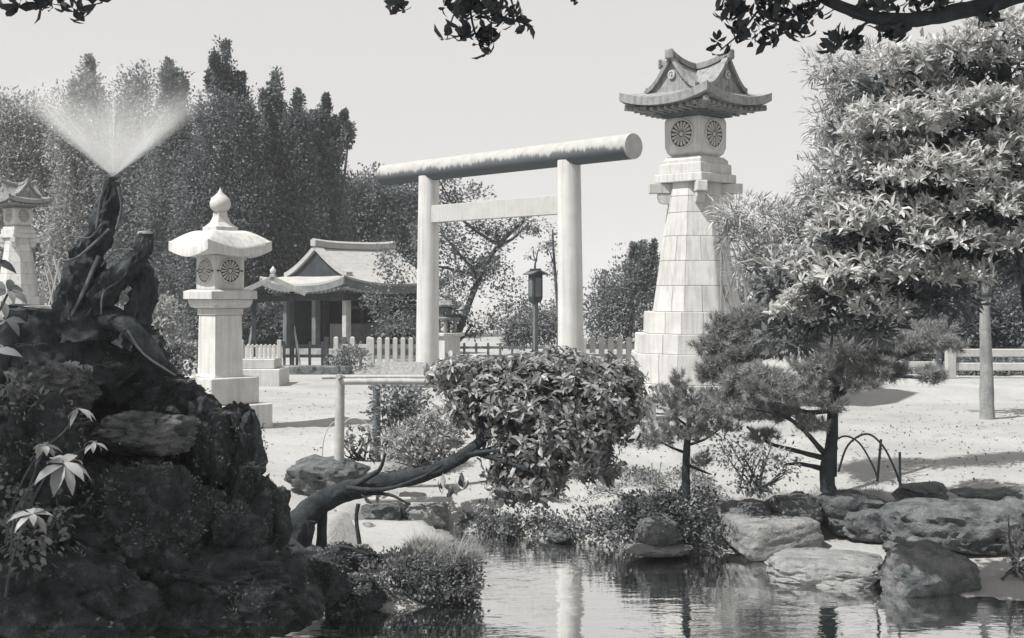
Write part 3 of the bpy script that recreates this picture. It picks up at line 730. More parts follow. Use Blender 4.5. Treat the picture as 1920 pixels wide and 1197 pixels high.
MB().box((0, 0, (zp(690, y)+zp(672, y))/2+.002), (SX(530, y)-SX(450, y)-.1, .9, zp(672, y)-zp(690, y))).build('slab', M['fence_white'], sb, bevel=.012)
fence('stone_balustrade', 'low pale stone balustrade on a plinth right of the stone lantern', SX(436, y), SX(526, y), y-.2, zp(672, y), zp(645, y), 8.5, 4.5, [(zp(649, y), .04)], 'fence_white', posts=[SX(457, y), SX(527, y)], pz=zp(637, y))
y = 33.5
fence('wooden_fence', 'dark wooden rail fence in front of the shrine pavilion', SX(533, y), SX(700, y), y, zp(692, y), zp(640, y), 24, 5, [(zp(650, y), .10), (zp(668, y), .08)], 'wood_grey', posts=[SX(612, y), SX(645, y)], pz=zp(632, y))
y = 32.8
fence('picket_fence', 'white stone picket fence touching the left pillar of the gate', SX(697, y), SX(785, y), y, zp(702, y), zp(633, y), 15, 8.5, [(zp(650, y), .11), (zp(670, y), .10)], 'fence_white')
fence('picket_fence', 'white stone fence piece with wide gaps left of the gate pickets', SX(628, y), SX(690, y), y+.2, zp(700, y), zp(632, y), 31, 8.5, [(zp(650, y), .10), (zp(672, y), .08)], 'fence_white')
y = 36
fence('wooden_fence', 'low grey rail fence seen through the gate between its pillars', SX(848, y), SX(1050, y), y, -.05, zp(643, y), 23.5, 4.5, [(zp(652, y), .07), (zp(668, y), .06)], 'wood_grey')
y = 28.5
fence('picket_fence', 'white picket fence between right gate pillar and lantern tower', SX(1094, y), SX(1196, y), y, .1, zp(632, y), 17, 10.5, [(zp(650, y), .12), (zp(669, y), .10)], 'fence_white')
y = 34
fence('wooden_fence', 'short dark wooden fence left of the stone lantern shaft', SX(325, y), SX(372, y), y, 0, zp(643, y), 15, 5, [(zp(655, y), .08), (zp(672, y), .08)], 'wood_dark')
y = 27
rfn = thing('rail_fence', 'white two rail fence under dark trees at the right edge', 'fence', (SX(1782, y), y, .17), 0, 'fences round the shrine yard')
for i, x in enumerate(np.arange(0, 6.1, 2.0)):
    MB().box((x, 0, (zp(640, y)-.17)/2), (.19, .19, zp(640, y)-.17)).build('post', M['fence_white'], rfn, bevel=.015)
for zc in (662, 688):
    MB().box((3.0, .0, zp(zc, y)-.17), (6.0, .09, .17)).build('rail', M['fence_white'], rfn, bevel=.015)
y = 28.5
rf2 = thing('rail_fence', 'white rail fence seen under the pine branches behind its trunk', 'fence', (SX(1570, y), y, .17), 0, 'fences round the shrine yard')
for i, x in enumerate(np.arange(0, 2.3, .75)):
    MB().box((x, 0, (zp(645, y)-.17)/2), (.12, .12, zp(645, y)-.17)).build('post', M['wood_grey' if i else 'fence_white'], rf2, bevel=.01)
for zc in (658, 684):
    MB().box((1.1, .0, zp(zc, y)-.17), (2.4, .07, .14)).build('rail', M['fence_white'], rf2, bevel=.01)
y = 31
MB().box((SX(590, y), y, .08), (1.75, .35, .26)).build('stone_kerb', M['rock_mid'], kind='structure', bevel=.03)
y = 31.4
cp = MB().loft([[(SX(652, y), y-.5, 0), (SX(800, y), y-.5, 0), (SX(800, y), y+.6, 0), (SX(652, y), y+.6, 0)], [(SX(700, y), y-.1, zp(680, y)), (SX(800, y), y-.1, zp(680, y)), (SX(800, y), y+.4, zp(680, y)), (SX(700, y), y+.4, zp(680, y))]])
tag(cp.build('stone_ramp', M['granite_roof'], bevel=.01), 'grey stone block with sloping end under the gate pickets', 'stone block')
# stone step at the tower's foot
sx_ = SX(1200, 20.5)
pst = thing('stone_post', 'short square stone block with a flat slab top left of the tower foot', 'stone block', (sx_, 20.3, 0))
MB().box((0, 0, .16), (.42, .5, .36)).build('block', M['granite'], pst, bevel=.02)
MB().box((-.02, -.02, .385), (.62, .7, .085)).build('slab', M['granite'], pst, bevel=.02)

# ------------------------------------------------------------------ the air
mh = bpy.data.materials.new('thin_haze'); mh.use_nodes = True; t = mh.node_tree; t.nodes.remove(t.nodes['Principled BSDF'])
vh = nd(t, 'ShaderNodeVolumePrincipled'); vh.inputs['Color'].default_value = (.93, .95, .97, 1); vh.inputs['Density'].default_value = .0007  # haze added to lift the dark tones, most in the far wood
t.links.new(vh.outputs[0], t.nodes['Material Output'].inputs['Volume'])
o = MB().box((0, 150, 6.2), (850, 560, 15.8)).build('haze', mh, kind='stuff'); tag(o, 'thin pale added haze that softens the far wood', 'haze', kind='stuff')
# ------------------------------------------------------------------ far trees
FT = [
 ('broadleaf_tree', 'rounded grey tree at the far left edge above the distant lantern', 62, [(30,230,70,60),(75,300,80,70),(20,330,70,80),(60,430,90,110),(20,520,70,80)], [(40,520),(40,380)], .25, 'leaf_far_pale'),
 ('conifer_tree', 'pale feathery conifer whose top shows left of the water spray', 58, [(165,150,14,32),(160,200,26,40),(128,240,40,50),(165,270,40,60),(180,340,70,80),(170,450,80,110),(150,560,80,70)], [(170,500),(165,200)], .22, 'leaf_far_pale'),
 ('conifer_tree', 'tall rounded conifer directly behind the water spray', 56, [(255,172,22,26),(252,220,40,50),(235,300,50,70),(270,380,70,100),(260,500,70,90)], [(255,500),(253,210)], .24, 'leaf_far'),
 ('conifer_tree', 'conifer with small knobbed top right of the water spray', 54, [(320,150,13,24),(322,200,28,45),(340,280,45,60),(330,380,70,110),(340,520,80,100)], [(325,500),(321,180)], .24, 'leaf_far'),
 ('conifer_tree', 'tallest dark conifer of the wood with ragged crooked top', 50, [(420,125,14,30),(402,115,8,6),(416,170,26,22),(448,190,14,40),(390,215,20,20),(430,250,55,60),(420,360,85,110),(400,470,85,100),(470,430,60,110),(420,580,80,70)], [(425,560),(420,260),(419,150)], .28, 'leaf_far_dark'),
 ('conifer_tree', 'narrow open topped conifer right of the tallest one', 52, [(517,172,10,26),(508,220,22,36),(525,250,14,50),(500,310,42,70),(520,400,50,100),(500,530,60,90)], [(512,540),(515,190)], .22, 'leaf_far'),
 ('conifer_tree', 'slim dark pointed conifer behind the pavilion gable', 51, [(560,215,9,34),(553,265,22,40),(548,330,40,60),(550,430,60,90),(560,540,60,80)], [(556,540),(559,220)], .22, 'leaf_far_dark'),
 ('conifer_tree', 'leaning feathery conifer at the right end of the dark wood', 53, [(607,222,11,30),(598,275,22,40),(640,240,7,22),(628,275,14,36),(600,350,45,70),(600,440,60,80),(620,540,50,70)], [(604,560),(606,230)], .22, 'leaf_far_dark'),
 ('broadleaf_tree', 'round dense tree behind the pavilion roof ridge', 58, [(690,360,62,32),(650,390,40,45),(715,400,60,50),(680,440,70,50),(640,470,40,60),(700,520,70,60)], [(690,560),(690,440)], .26, 'leaf_far'),
 ('broadleaf_tree', 'dark rounded tree filling the space left of the gate pillar', 56, [(760,370,50,40),(770,430,50,60),(750,490,50,60)], [(765,560),(765,440)], .22, 'leaf_far_dark'),
 ('conifer_tree', 'bushy feathered conifer between the gate and the lantern tower', 46, [(1207,492,9,26),(1190,505,12,30),(1226,505,9,34),(1185,555,50,50),(1135,590,38,42),(1190,610,60,40),(1130,555,22,26)], [(1180,630),(1195,540)], .16, 'leaf_far'),
 ('broadleaf_tree', 'dark tree behind the white rail fence at right edge', 33, [(1850,560,90,110),(1900,470,80,110),(1800,470,80,90),(1880,650,80,50),(1830,650,60,45)], [(1870,640),(1860,520)], .16, 'leaf_far_dark'),
 ('broadleaf_tree', 'dark leafy tree deep behind the right pine', 36, [(1680,560,90,80),(1620,500,80,90),(1740,490,90,90),(1720,610,80,50),(1640,610,60,45)], [(1690,660),(1690,520)], .16, 'leaf_far_dark'),
]
def add_ft(row):
    nm, lab, Y, cl, tr, r0, mt = row
    if nm == 'conifer_tree':
        q = []
        for i, a in enumerate(cl):
            q.append(a)
            if a[3] > 1.3*a[2] and a[2] < 30:
                q.append((a[0]+rng.normal()*4, a[1]-a[3]*1.0, a[2]*.32, a[3]*.5))
                nb = min((c for c in cl if c[1] > a[1]+5), key=lambda c: abs(c[0]-a[0])+.6*abs(c[1]-a[1]))
                for k in (.35, .65): q.append((a[0]*(1-k)+nb[0]*k+rng.normal()*6, a[1]*(1-k)+nb[1]*k, (a[2]*(1-k)+nb[2]*k)*.62, a[3]*.6))
                q.append((a[0]+(a[2]+7)*rng.choice([-1, 1]), a[1]+a[3]*(.3+rng.random()*.6), 9, 14))
        cl = q
    grp = 'trees of the wood behind the shrine'
    x0 = tr[0][0]; sc = Y/50
    tree(nm, lab, 'tree', grp, cl, Y, (SX(x0, Y), Y, -.1), tr, r0, mt, (2.9 if nm == 'conifer_tree' else 2.6)/sc, 105 if nm == 'conifer_tree' else 105, (.27 if nm == 'conifer_tree' else .36)*sc, .125*sc, .075*sc, shell=.5, flat=1.9 if nm == 'conifer_tree' else .7)
for r_ in FT: add_ft(r_)
tree('open_tree', 'spreading broadleaf tree with visible slanting limbs seen through the gate', 'tree', None,
     [(830,440,50,85),(870,372,48,26),(760,490,48,42),(745,600,36,45),(720,560,26,30),(905,470,50,50),(930,425,50,22),(858,560,50,55),(885,610,60,22),(960,560,40,40),(990,420,30,20),(925,515,40,30),(830,350,40,20),(800,640,40,30)],
     36.5, (SX(850, 36.5), 36.5, -.1), [(852,650),(872,590),(900,520),(935,460),(985,412)], .13, 'leaf_far', 4.2, 46, .17, .095, .055, bark='bark_far', shell=.4)
tree('slender_tree', 'thin bare stemmed tree just left of the right gate pillar', 'tree', None,
     [(1036,440,12,26),(1040,500,12,24),(1046,545,9,22),(1038,590,14,20),(1030,470,14,12)], 39, (SX(1046, 39), 39, -.1), [(1047,600),(1040,500),(1036,430)], .07, 'leaf_far', 12, 14, .12, .09, .05, shell=.3)
tree('bare_sapling', 'leafless forked sapling behind the wooden lantern post', 'tree', None,
     [(1012,462,7,5),(1000,468,6,5),(990,480,5,5)], 34, (SX(1004, 34), 34, -.1), [(1004,560),(1003,500),(1006,490)], .05, 'leaf_far_pale', 4, 3, .1, .08, .04, shell=.3)
tree('round_bush', 'round grey bush behind the rail fence beyond the gate', 'bush', None,
     [(1000,615,48,30),(975,628,36,22),(1030,605,34,36)], 41, (SX(1000, 41), 41, -.05), [(1000,630),(1000,610)], .06, 'leaf_far', 8, 60, .2, .10, .055)
# behind the tower: pale shrub and bare poles
tree('pale_shrub', 'pale fine leaved shrub right behind the lantern tower shaft', 'shrub', None,
     [(1400,540,46,60),(1440,480,50,50),(1390,610,50,60),(1450,580,60,60),(1490,530,50,70)], 24.5, (SX(1420, 24.5), 24.5, -.05), [(1420,640),(1420,540)], .06, 'needle_pale', 11, 24, .15, .16, .05, shell=.4)
bp = thing('bare_poles', 'crossed pale bare poles leaning against the right side of the tower', 'poles', (SX(1375, 20.8), 20.8, 0))
for (a, b_, c_, d_) in ((1352, 440, 1375, 590), (1392, 590, 1352, 455), (1375, 470, 1398, 545), (1360, 560, 1385, 490), (1350, 520, 1382, 640)):
    p0, p1 = W(a, b_, 20.8), W(c_, d_, 20.8)
    mb = MB(); mb.tube([p0, (p0+p1)/2+rdir(1)[0]*.03, p1, p1*.0+np.array([p1[0]+.05, 20.8+rng.normal()*.1, 0])], [.018, .022, .022, .025], 6, sub=2); mb.build('pole', M['bark_pale'], bp, smooth=50, base=(SX(1375, 20.8), 20.8, 0))
# small shrubs far left
for i, (lab, cl, Y, mt, l) in enumerate([
  ('sunlit hazy shrub left of the stone lantern behind the stump', [(270,610,50,40),(310,600,30,40),(235,620,40,30)], 27, 'leaf_far_pale', .13),
  ('low shrub by the dark wooden fence left of the lantern', [(330,670,40,36),(290,670,50,40)], 25, 'leaf_small', .12),
  ('small round bush before the wooden fence left of the ramp', [(655,672,30,24),(640,682,26,14)], 31.2, 'leaf_far', .10),
  ('trimmed hedge behind the white rail fence at right edge', [(1800,705,30,28),(1850,700,40,30),(1900,705,50,30)], 28.2, 'leaf_far', .12),
  ('dark shrubbery behind the shrine pavilion, left half', [(480,620,50,50),(540,610,50,60),(590,630,40,40)], 47, 'leaf_far_dark', .2),
  ('dark shrubbery behind the shrine pavilion, right half', [(650,610,50,60),(710,620,50,50),(760,630,40,40)], 47.5, 'leaf_far_dark', .2),
  ('dark bushy undergrowth filling the gap behind the white rail fence', [(1830,610,50,50),(1900,600,50,60),(1780,630,40,40),(1870,660,60,36)], 29.5, 'leaf_far_dark', .14),
  ('shaded shrub bed under the dark trees at right', [(1700,650,60,30),(1770,640,50,36)], 31, 'leaf_far_dark', .14),
]):
    tree('shrub', lab, 'shrub', None, cl, Y, (SX(cl[0][0], Y), Y, -.02), [(cl[0][0], cl[0][1]+10), (cl[0][0], cl[0][1])], .03, mt, 16, 44, .12, l*.7, l*.4, shell=.4)
# trunk on the open yard
ty = 20.2
tree('tall_tree', 'single straight pale trunk standing on the open yard at right', 'tree', None,
     [(1840,250,140,70),(1930,330,120,90),(1790,360,100,60)], ty, (SX(1851, ty), ty, -.05), [(1850,720),(1848,640),(1846,550),(1845,430),(1842,300)], .125, 'leaf_far_dark', 4, 24, .2, .18, .09, bark='bark_pale')
MB().lathe([(.12, -.03), (.128, 0), (.12, .03)], 16).build('band', M['wood_dark'], [o for o in bpy.data.objects if o.name.startswith('tall_tree')][0], base=(0.03, .0, -2.0)) 

# ------------------------------------------------------------------ pond stones
rp = rock_px
rp('pond_stone', 'pale square cut stone at the far bank, right of the bank plants', 1443, 1003, 78, 36, 12.75, 'rock_pale', dy=.40, block=9, cuts=3, rough=.05, seed=3, rz=.25, cutlo=1.05, sub=5, craggy=.05)
rp('flat_stone', 'long flat pale stone slab at the water edge below the square stone', 1548, 1068, 104, 27, 11.75, 'rock_pale', dy=.50, block=5, cuts=4, rough=.08, seed=4, rz=-.35, cutlo=.9, sub=5, craggy=.12)
rp('pond_boulder', 'rough brown boulder in front at the right with its shadow', 1742, 1078, 100, 58, 11.25, 'rock_mid', dy=.42, block=3.5, cuts=9, rough=.09, seed=9, rz=.3, sub=5, craggy=.12, cutlo=.78)
rp('pond_boulder', 'largest rounded boulder at right, moss speckled, behind the sand', 1775, 1000, 128, 62, 12.5, 'rock_mid', dy=.6, block=3.4, cuts=5, rough=.11, seed=12, sub=5, craggy=.15)
rp('pond_boulder', 'dark rock at the right edge behind the low shrub', 1900, 985, 60, 52, 12.6, 'rock_mid', dy=.45, block=2.4, cuts=6, rough=.16, seed=14)
rp('ledge_stone', 'dark ledge stone below the small pine', 1478, 955, 62, 30, 13.05, 'rock_mid', dy=.30, block=5, cuts=4, rough=.10, seed=21)
rp('ledge_stone', 'broad ledge stone right below the pine trunk', 1606, 962, 84, 40, 13.1, 'rock_mid', dy=.34, block=5, cuts=4, rough=.10, seed=22)
rp('ledge_stone', 'pointed grey rock leaning on the ledge behind the sand beach', 1640, 985, 62, 38, 12.75, 'rock_mid', dy=.30, block=2, cuts=8, rough=.15, seed=23)
rp('ledge_stone', 'low dark edging stone right of the bamboo hoops', 1725, 922, 50, 17, 13.5, 'rock_mid', dy=.25, block=4, cuts=5, rough=.12, seed=24)
rp('ledge_stone', 'flat edging stone nearest the right edge of the yard', 1850, 930, 62, 14, 13.6, 'rock_mid', dy=.25, block=4, cuts=5, rough=.12, seed=25)
rp('ledge_stone', 'narrow pale edging stone beneath the airy shrub', 1400, 965, 46, 24, 13.0, 'rock_mid', dy=.3, block=4, cuts=5, rough=.1, seed=26)
rp('bank_stone', 'triangular pale stone at the waterline under the bank plants', 1235, 1000, 52, 38, 12.75, 'rock_mid', dy=.3, block=1.7, cuts=6, rough=.14, seed=31)
rp('bank_stone', 'thin flat stone lying in the water before the bank', 1235, 1030, 64, 9, 12.55, 'rock_pale', dy=.3, block=2.4, cuts=4, rough=.12, seed=32)
rp('bank_stone', 'small pale stone in the left part of the bank waterline', 1045, 1003, 26, 14, 13.35, 'rock_mid', dy=.2, block=2.4, cuts=6, rough=.15, seed=33)
rp('bank_stone', 'small upright stone where the bank plants begin', 950, 985, 16, 22, 13.6, 'rock_mid', dy=.2, block=3, cuts=6, rough=.15, seed=34)
rp('yard_boulder', 'weathered boulder lying behind the pergola post', 612, 892, 82, 36, 14.9, 'rock_mid', dy=.5, block=2.2, cuts=5, rough=.14, seed=41)
rp('yard_boulder', 'small pale boulder between the leaning trunk and the flowering bush', 742, 880, 28, 16, 14.6, 'rock_pale', dy=.25, block=2.2, cuts=5, rough=.14, seed=42)
rp('channel_stone', 'pale stone block of the inlet wall nearest the left', 640, 988, 38, 26, 14.2, 'rock_pale', dy=.3, block=3, cuts=6, rough=.12, seed=51)
rp('channel_stone', 'speckled square stone in the inlet wall, left of the dark gap', 715, 968, 38, 26, 14.3, 'rock_mid', dy=.25, block=5, cuts=4, rough=.09, seed=52)
rp('channel_stone', 'long pale stone in the inlet wall, right of the dark gap', 808, 968, 46, 25, 14.3, 'rock_pale', dy=.25, block=5, cuts=4, rough=.09, seed=53)
rp('channel_stone', 'dark narrow filler standing in for the shaded gap of the inlet wall', 756, 964, 16, 26, 14.4, 'rock_dark', dy=.2, block=4, cuts=4, rough=.1, seed=54)  # dark shape put in where the wall only has a shaded gap
rp('flat_stone', 'white flat stone before the inlet, behind the grass clump', 760, 1012, 90, 14, 12.75, 'rock_pale', dy=.36, block=3, cuts=4, rough=.1, seed=55)
rp('flat_stone', 'small white tilted stone beside the hanging twig under the trunk', 690, 1000, 22, 20, 12.9, 'rock_pale', dy=.2, block=2, cuts=7, rough=.12, seed=56)
rp('flat_stone', 'sunlit flat stone left below the leaning trunk', 610, 1012, 50, 14, 12.9, 'rock_pale', dy=.3, block=3, cuts=4, rough=.1, seed=57)
p0, p1 = W(686, 938, 14.0), W(848, 936, 14.2)
tag(MB().tube([p0, (p0+p1)/2, p1], .03, 10).build('bamboo_pole', M['bamboo'], smooth=50, base=tuple(p0)), 'pale bamboo pole lying level across the inlet behind the leaning trunk', 'pole')

# ------------------------------------------------------------------ the dark rock mound with its stumps
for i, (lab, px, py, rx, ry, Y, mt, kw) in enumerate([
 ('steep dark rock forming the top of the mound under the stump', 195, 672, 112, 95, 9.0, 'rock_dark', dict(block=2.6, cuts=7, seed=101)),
 ('rock lightened as if sunlit at the left of the mound below the sawn stump', 90, 725, 92, 56, 8.5, 'rock_mid', dict(block=2.4, cuts=10, seed=102, rough=.2, craggy=.5)),  # lighter rock colour here carries the sun on it
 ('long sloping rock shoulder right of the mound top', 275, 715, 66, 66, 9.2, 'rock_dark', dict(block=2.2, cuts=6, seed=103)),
 ('rock with a sunlit flat mossy top in the middle of the mound', 262, 812, 106, 44, 8.45, 'rock_mid', dict(block=3.4, cuts=6, seed=104, rough=.13, craggy=.35)),  # sunlight on this rock is put in by a lighter stone colour
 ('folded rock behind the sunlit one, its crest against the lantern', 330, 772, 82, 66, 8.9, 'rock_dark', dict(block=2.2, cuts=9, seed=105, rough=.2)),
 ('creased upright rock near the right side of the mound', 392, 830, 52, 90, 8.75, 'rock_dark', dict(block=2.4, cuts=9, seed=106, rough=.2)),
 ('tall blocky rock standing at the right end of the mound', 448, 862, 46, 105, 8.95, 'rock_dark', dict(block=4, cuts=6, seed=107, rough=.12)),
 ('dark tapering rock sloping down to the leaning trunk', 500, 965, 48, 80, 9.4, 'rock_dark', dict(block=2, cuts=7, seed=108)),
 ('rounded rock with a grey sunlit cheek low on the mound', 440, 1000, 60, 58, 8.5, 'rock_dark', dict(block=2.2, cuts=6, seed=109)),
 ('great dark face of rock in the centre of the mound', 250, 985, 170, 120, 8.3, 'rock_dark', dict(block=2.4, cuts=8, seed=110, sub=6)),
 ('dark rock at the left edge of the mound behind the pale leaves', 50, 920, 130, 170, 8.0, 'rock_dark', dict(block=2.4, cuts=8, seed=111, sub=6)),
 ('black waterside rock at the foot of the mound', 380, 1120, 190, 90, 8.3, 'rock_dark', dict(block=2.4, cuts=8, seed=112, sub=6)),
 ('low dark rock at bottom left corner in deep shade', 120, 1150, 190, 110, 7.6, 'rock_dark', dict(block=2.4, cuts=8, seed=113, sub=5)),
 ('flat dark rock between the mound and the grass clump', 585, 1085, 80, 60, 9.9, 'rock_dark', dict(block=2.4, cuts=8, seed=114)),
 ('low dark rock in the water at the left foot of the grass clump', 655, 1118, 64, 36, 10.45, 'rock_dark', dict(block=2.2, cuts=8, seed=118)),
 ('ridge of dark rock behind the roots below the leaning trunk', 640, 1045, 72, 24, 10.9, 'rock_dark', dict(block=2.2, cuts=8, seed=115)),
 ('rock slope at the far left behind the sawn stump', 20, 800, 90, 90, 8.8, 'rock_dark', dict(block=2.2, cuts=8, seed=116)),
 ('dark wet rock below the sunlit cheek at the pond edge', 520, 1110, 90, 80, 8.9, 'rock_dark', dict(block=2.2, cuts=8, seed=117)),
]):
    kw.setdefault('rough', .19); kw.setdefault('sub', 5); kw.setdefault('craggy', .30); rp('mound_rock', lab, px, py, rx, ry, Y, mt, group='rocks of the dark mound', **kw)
core = rock('mound_core', 'bulky dark heart of the rock mound filling between its stones', 'rock', W(150, 960, 9.1), (1.25, .7, .95), 'rock_dark', seed=77, group='rocks of the dark mound')

# sawn stump base at left
sy = 8.75
st = thing('sawn_stump', 'broad sawn stump with a pale cut top on the left of the mound', 'tree stump', W(105, 700, sy))
b0 = W(105, 700, sy)
mb = MB(); mb.tube([W(100, 715, sy), W(102, 650, sy), W(108, 600, sy), W(110, 578, sy)], [.36, .31, .295, .29], 48, sub=8, wob=.10, ridge=.16); mb.build('trunk', M['bark_stump'], st, smooth=50, base=b0)
MB().lathe([(.001, .012), (.25, .008), (.26, -.01)], 28, tuple(W(110, 576, sy))).build('cut_top', M['wood_pale'], st, base=b0)
for P_, r_ in (([W(170, 590, sy-.1), W(240, 610, sy-.2), W(300, 680, sy-.2), W(325, 700, sy-.1)], [.10, .07, .05, .03]), ([W(40, 600, sy-.2), W(15, 650, sy-.3), W(0, 720, sy-.3)], [.09, .08, .05])):
    MB().tube(P_, r_, 12, sub=5, wob=.25, ridge=.15).build('root', M['bark_stump'], st, smooth=50, base=b0)
# gnarled stump with the sprinkler
gy_ = 8.6
gs = thing('gnarled_stump', 'tall gnarled dark forked stump with a water nozzle on its tip', 'tree stump', W(160, 600, gy_)); b0 = W(160, 600, gy_)
mb = MB(); mb.tube([W(150, 640, gy_), W(145, 560, gy_), W(165, 490, gy_), W(188, 430, gy_), W(203, 380, gy_), W(211, 340, gy_)], [.145, .115, .092, .074, .064, .036], 44, sub=12, wob=.22, ridge=.30); mb.build('trunk', M['bark_stump'], gs, smooth=55, base=b0)
mb = MB(); mb.tube([W(165, 590, gy_), W(205, 535, gy_-.05), W(245, 500, gy_-.1), W(268, 470, gy_-.12), W(271, 437, gy_-.12)], [.095, .078, .060, .050, .046], 40, sub=10, wob=.2, ridge=.26); mb.build('cut_branch', M['bark_stump'], gs, smooth=55, base=b0)
MB().lathe([(.001, .010), (.046, .006), (.052, -.01)], 20, tuple(W(272, 436, gy_-.12))).build('cut_top', M['wood_pale'], gs, base=b0)
mb = MB(); mb.tube([W(250, 480, gy_+.02), W(270, 540, gy_), W(255, 600, gy_), W(235, 650, gy_)], [.05, .072, .08, .09], 40, sub=10, wob=.3, ridge=.3)
mb.build('burl', M['bark_stump'], gs, smooth=55, base=b0)
mb = MB()
for pts, rr in (([(262, 470), (230, 520), (195, 548), (190, 590)], .020), ([(275, 478), (300, 505), (312, 540)], .016), ([(205, 430), (150, 480), (118, 490)], .020), ([(190, 420), (170, 445), (145, 445)], .012), ([(185, 480), (160, 540), (130, 600)], .03), ([(240, 620), (270, 665), (330, 705)], .022), ([(255, 470), (215, 470), (190, 500)], .012), ([(196, 345), (188, 380), (180, 430)], .02), ([(222, 350), (228, 390), (218, 430)], .022)):
    MB().tube([W(x, y, gy_-.14) for x, y in pts], [rr*.5, rr*.45, rr*.4, rr*.2][:len(pts)], 7, sub=4, wob=.3).build('vine', M['vine_bark'], gs, smooth=55, base=b0)
nz_ = W(212, 333, gy_)
mb = MB(); mb.lathe([(.012, -.16), (.012, -.02), (.030, -.018), (.034, 0), (.02, .006), (.001, .006)], 16, tuple(nz_)); mb.build('nozzle', M['iron'], gs, smooth=40, base=b0)
# water spray
ms = bpy.data.materials.new('water_spray'); ms.use_nodes = True; t = ms.node_tree; t.nodes.remove(t.nodes['Principled BSDF'])
vp = nd(t, 'ShaderNodeVolumePrincipled'); vp.inputs['Color'].default_value = (.97, .98, .98, 1); vp.inputs['Anisotropy'].default_value = -.25
tc = nd(t, 'ShaderNodeTexCoord'); ln_ = nd(t, 'ShaderNodeVectorMath', operation='LENGTH'); t.links.new(tc.outputs['Object'], ln_.inputs[0])
nm = nd(t, 'ShaderNodeVectorMath', operation='NORMALIZE'); t.links.new(tc.outputs['Object'], nm.inputs[0])
sp = nd(t, 'ShaderNodeSeparateXYZ'); t.links.new(nm.outputs[0], sp.inputs[0]); r_ = ln_.outputs['Value']
th = math_n(t, 'ARCCOSINE', math_n(t, 'MINIMUM', sp.outputs['Z'], .9999))
shell = math_n(t, 'MULTIPLY', mapr(t, th, .60, .80, 0, 1), mapr(t, th, .78, .96, 1, 0))
jet = mapr(t, th, .0, .05, 1, 0)
nn = noise_n(t, nm.outputs[0], 26, 3, .6); n3 = noise_n(t, tc.outputs['Object'], 5, 4, .6)
dens = math_n(t, 'ADD', math_n(t, 'ADD', math_n(t, 'MULTIPLY', shell, 1.9), math_n(t, 'MULTIPLY', jet, 7.0)), math_n(t, 'MULTIPLY', mapr(t, th, .78, .96, 1, 0), .22))
dens = math_n(t, 'MULTIPLY', dens, mapr(t, nn, .34, .66, .15, 1.9)); dens = math_n(t, 'MULTIPLY', dens, mapr(t, n3, .3, .7, .55, 1.35))
fall = math_n(t, 'MULTIPLY', math_n(t, 'POWER', mapr(t, r_, .10, .92, 1, 0), 1.6), math_n(t, 'DIVIDE', .20, math_n(t, 'ADD', r_, .035)))
t.links.new(math_n(t, 'MULTIPLY', math_n(t, 'MULTIPLY', dens, fall), 8.5), vp.inputs['Density'])
t.links.new(vp.outputs[0], t.nodes['Material Output'].inputs['Volume'])
spm = MB().lathe([(.012, 0), (.76, .58), (.76, .66), (.5, .82), (.001, .92)], 40)
o = spm.build('spray', ms, gs); o.location = tuple(nz_+np.array([0, 0, .004])-b0)
md = leaf_mat('water_droplet', .8, .05, .2, .4, .5)
n = 1500; th_ = np.where(rng.random(n) < .55, .80-.22*rng.random(n)**1.5, np.where(rng.random(n) < .3, .03*rng.random(n), .8*rng.random(n))); ph_ = rng.random(n)*2*math.pi
dd = np.column_stack([np.sin(th_)*np.cos(ph_), np.sin(th_)*np.sin(ph_), np.cos(th_)]); rr_ = .04+.70*rng.random(n)**1.2
leaves('droplets', nz_+dd*rr_[:, None], dd, rdir(n), .010+.03*rng.random(n), .0016, md, 'tri', gs, b0)
# pale stakes behind the stump
pk = thing('pale_stakes', 'bundle of thin pale stakes leaning behind the sawn stump', 'stakes', W(105, 575, 9.4))
for a, b_, c_, d_ in ((88, 490, 112, 580), (100, 480, 122, 580), (112, 485, 90, 580), (96, 520, 118, 575), (84, 500, 100, 580), (108, 500, 124, 570)):
    MB().tube([W(a, b_, 9.4), W((a+c_)/2+2, (b_+d_)/2, 9.4), W(c_, d_, 9.4)], [.006, .008, .010], 6, sub=2).build('stake', M['bamboo'], pk, base=W(105, 575, 9.4))

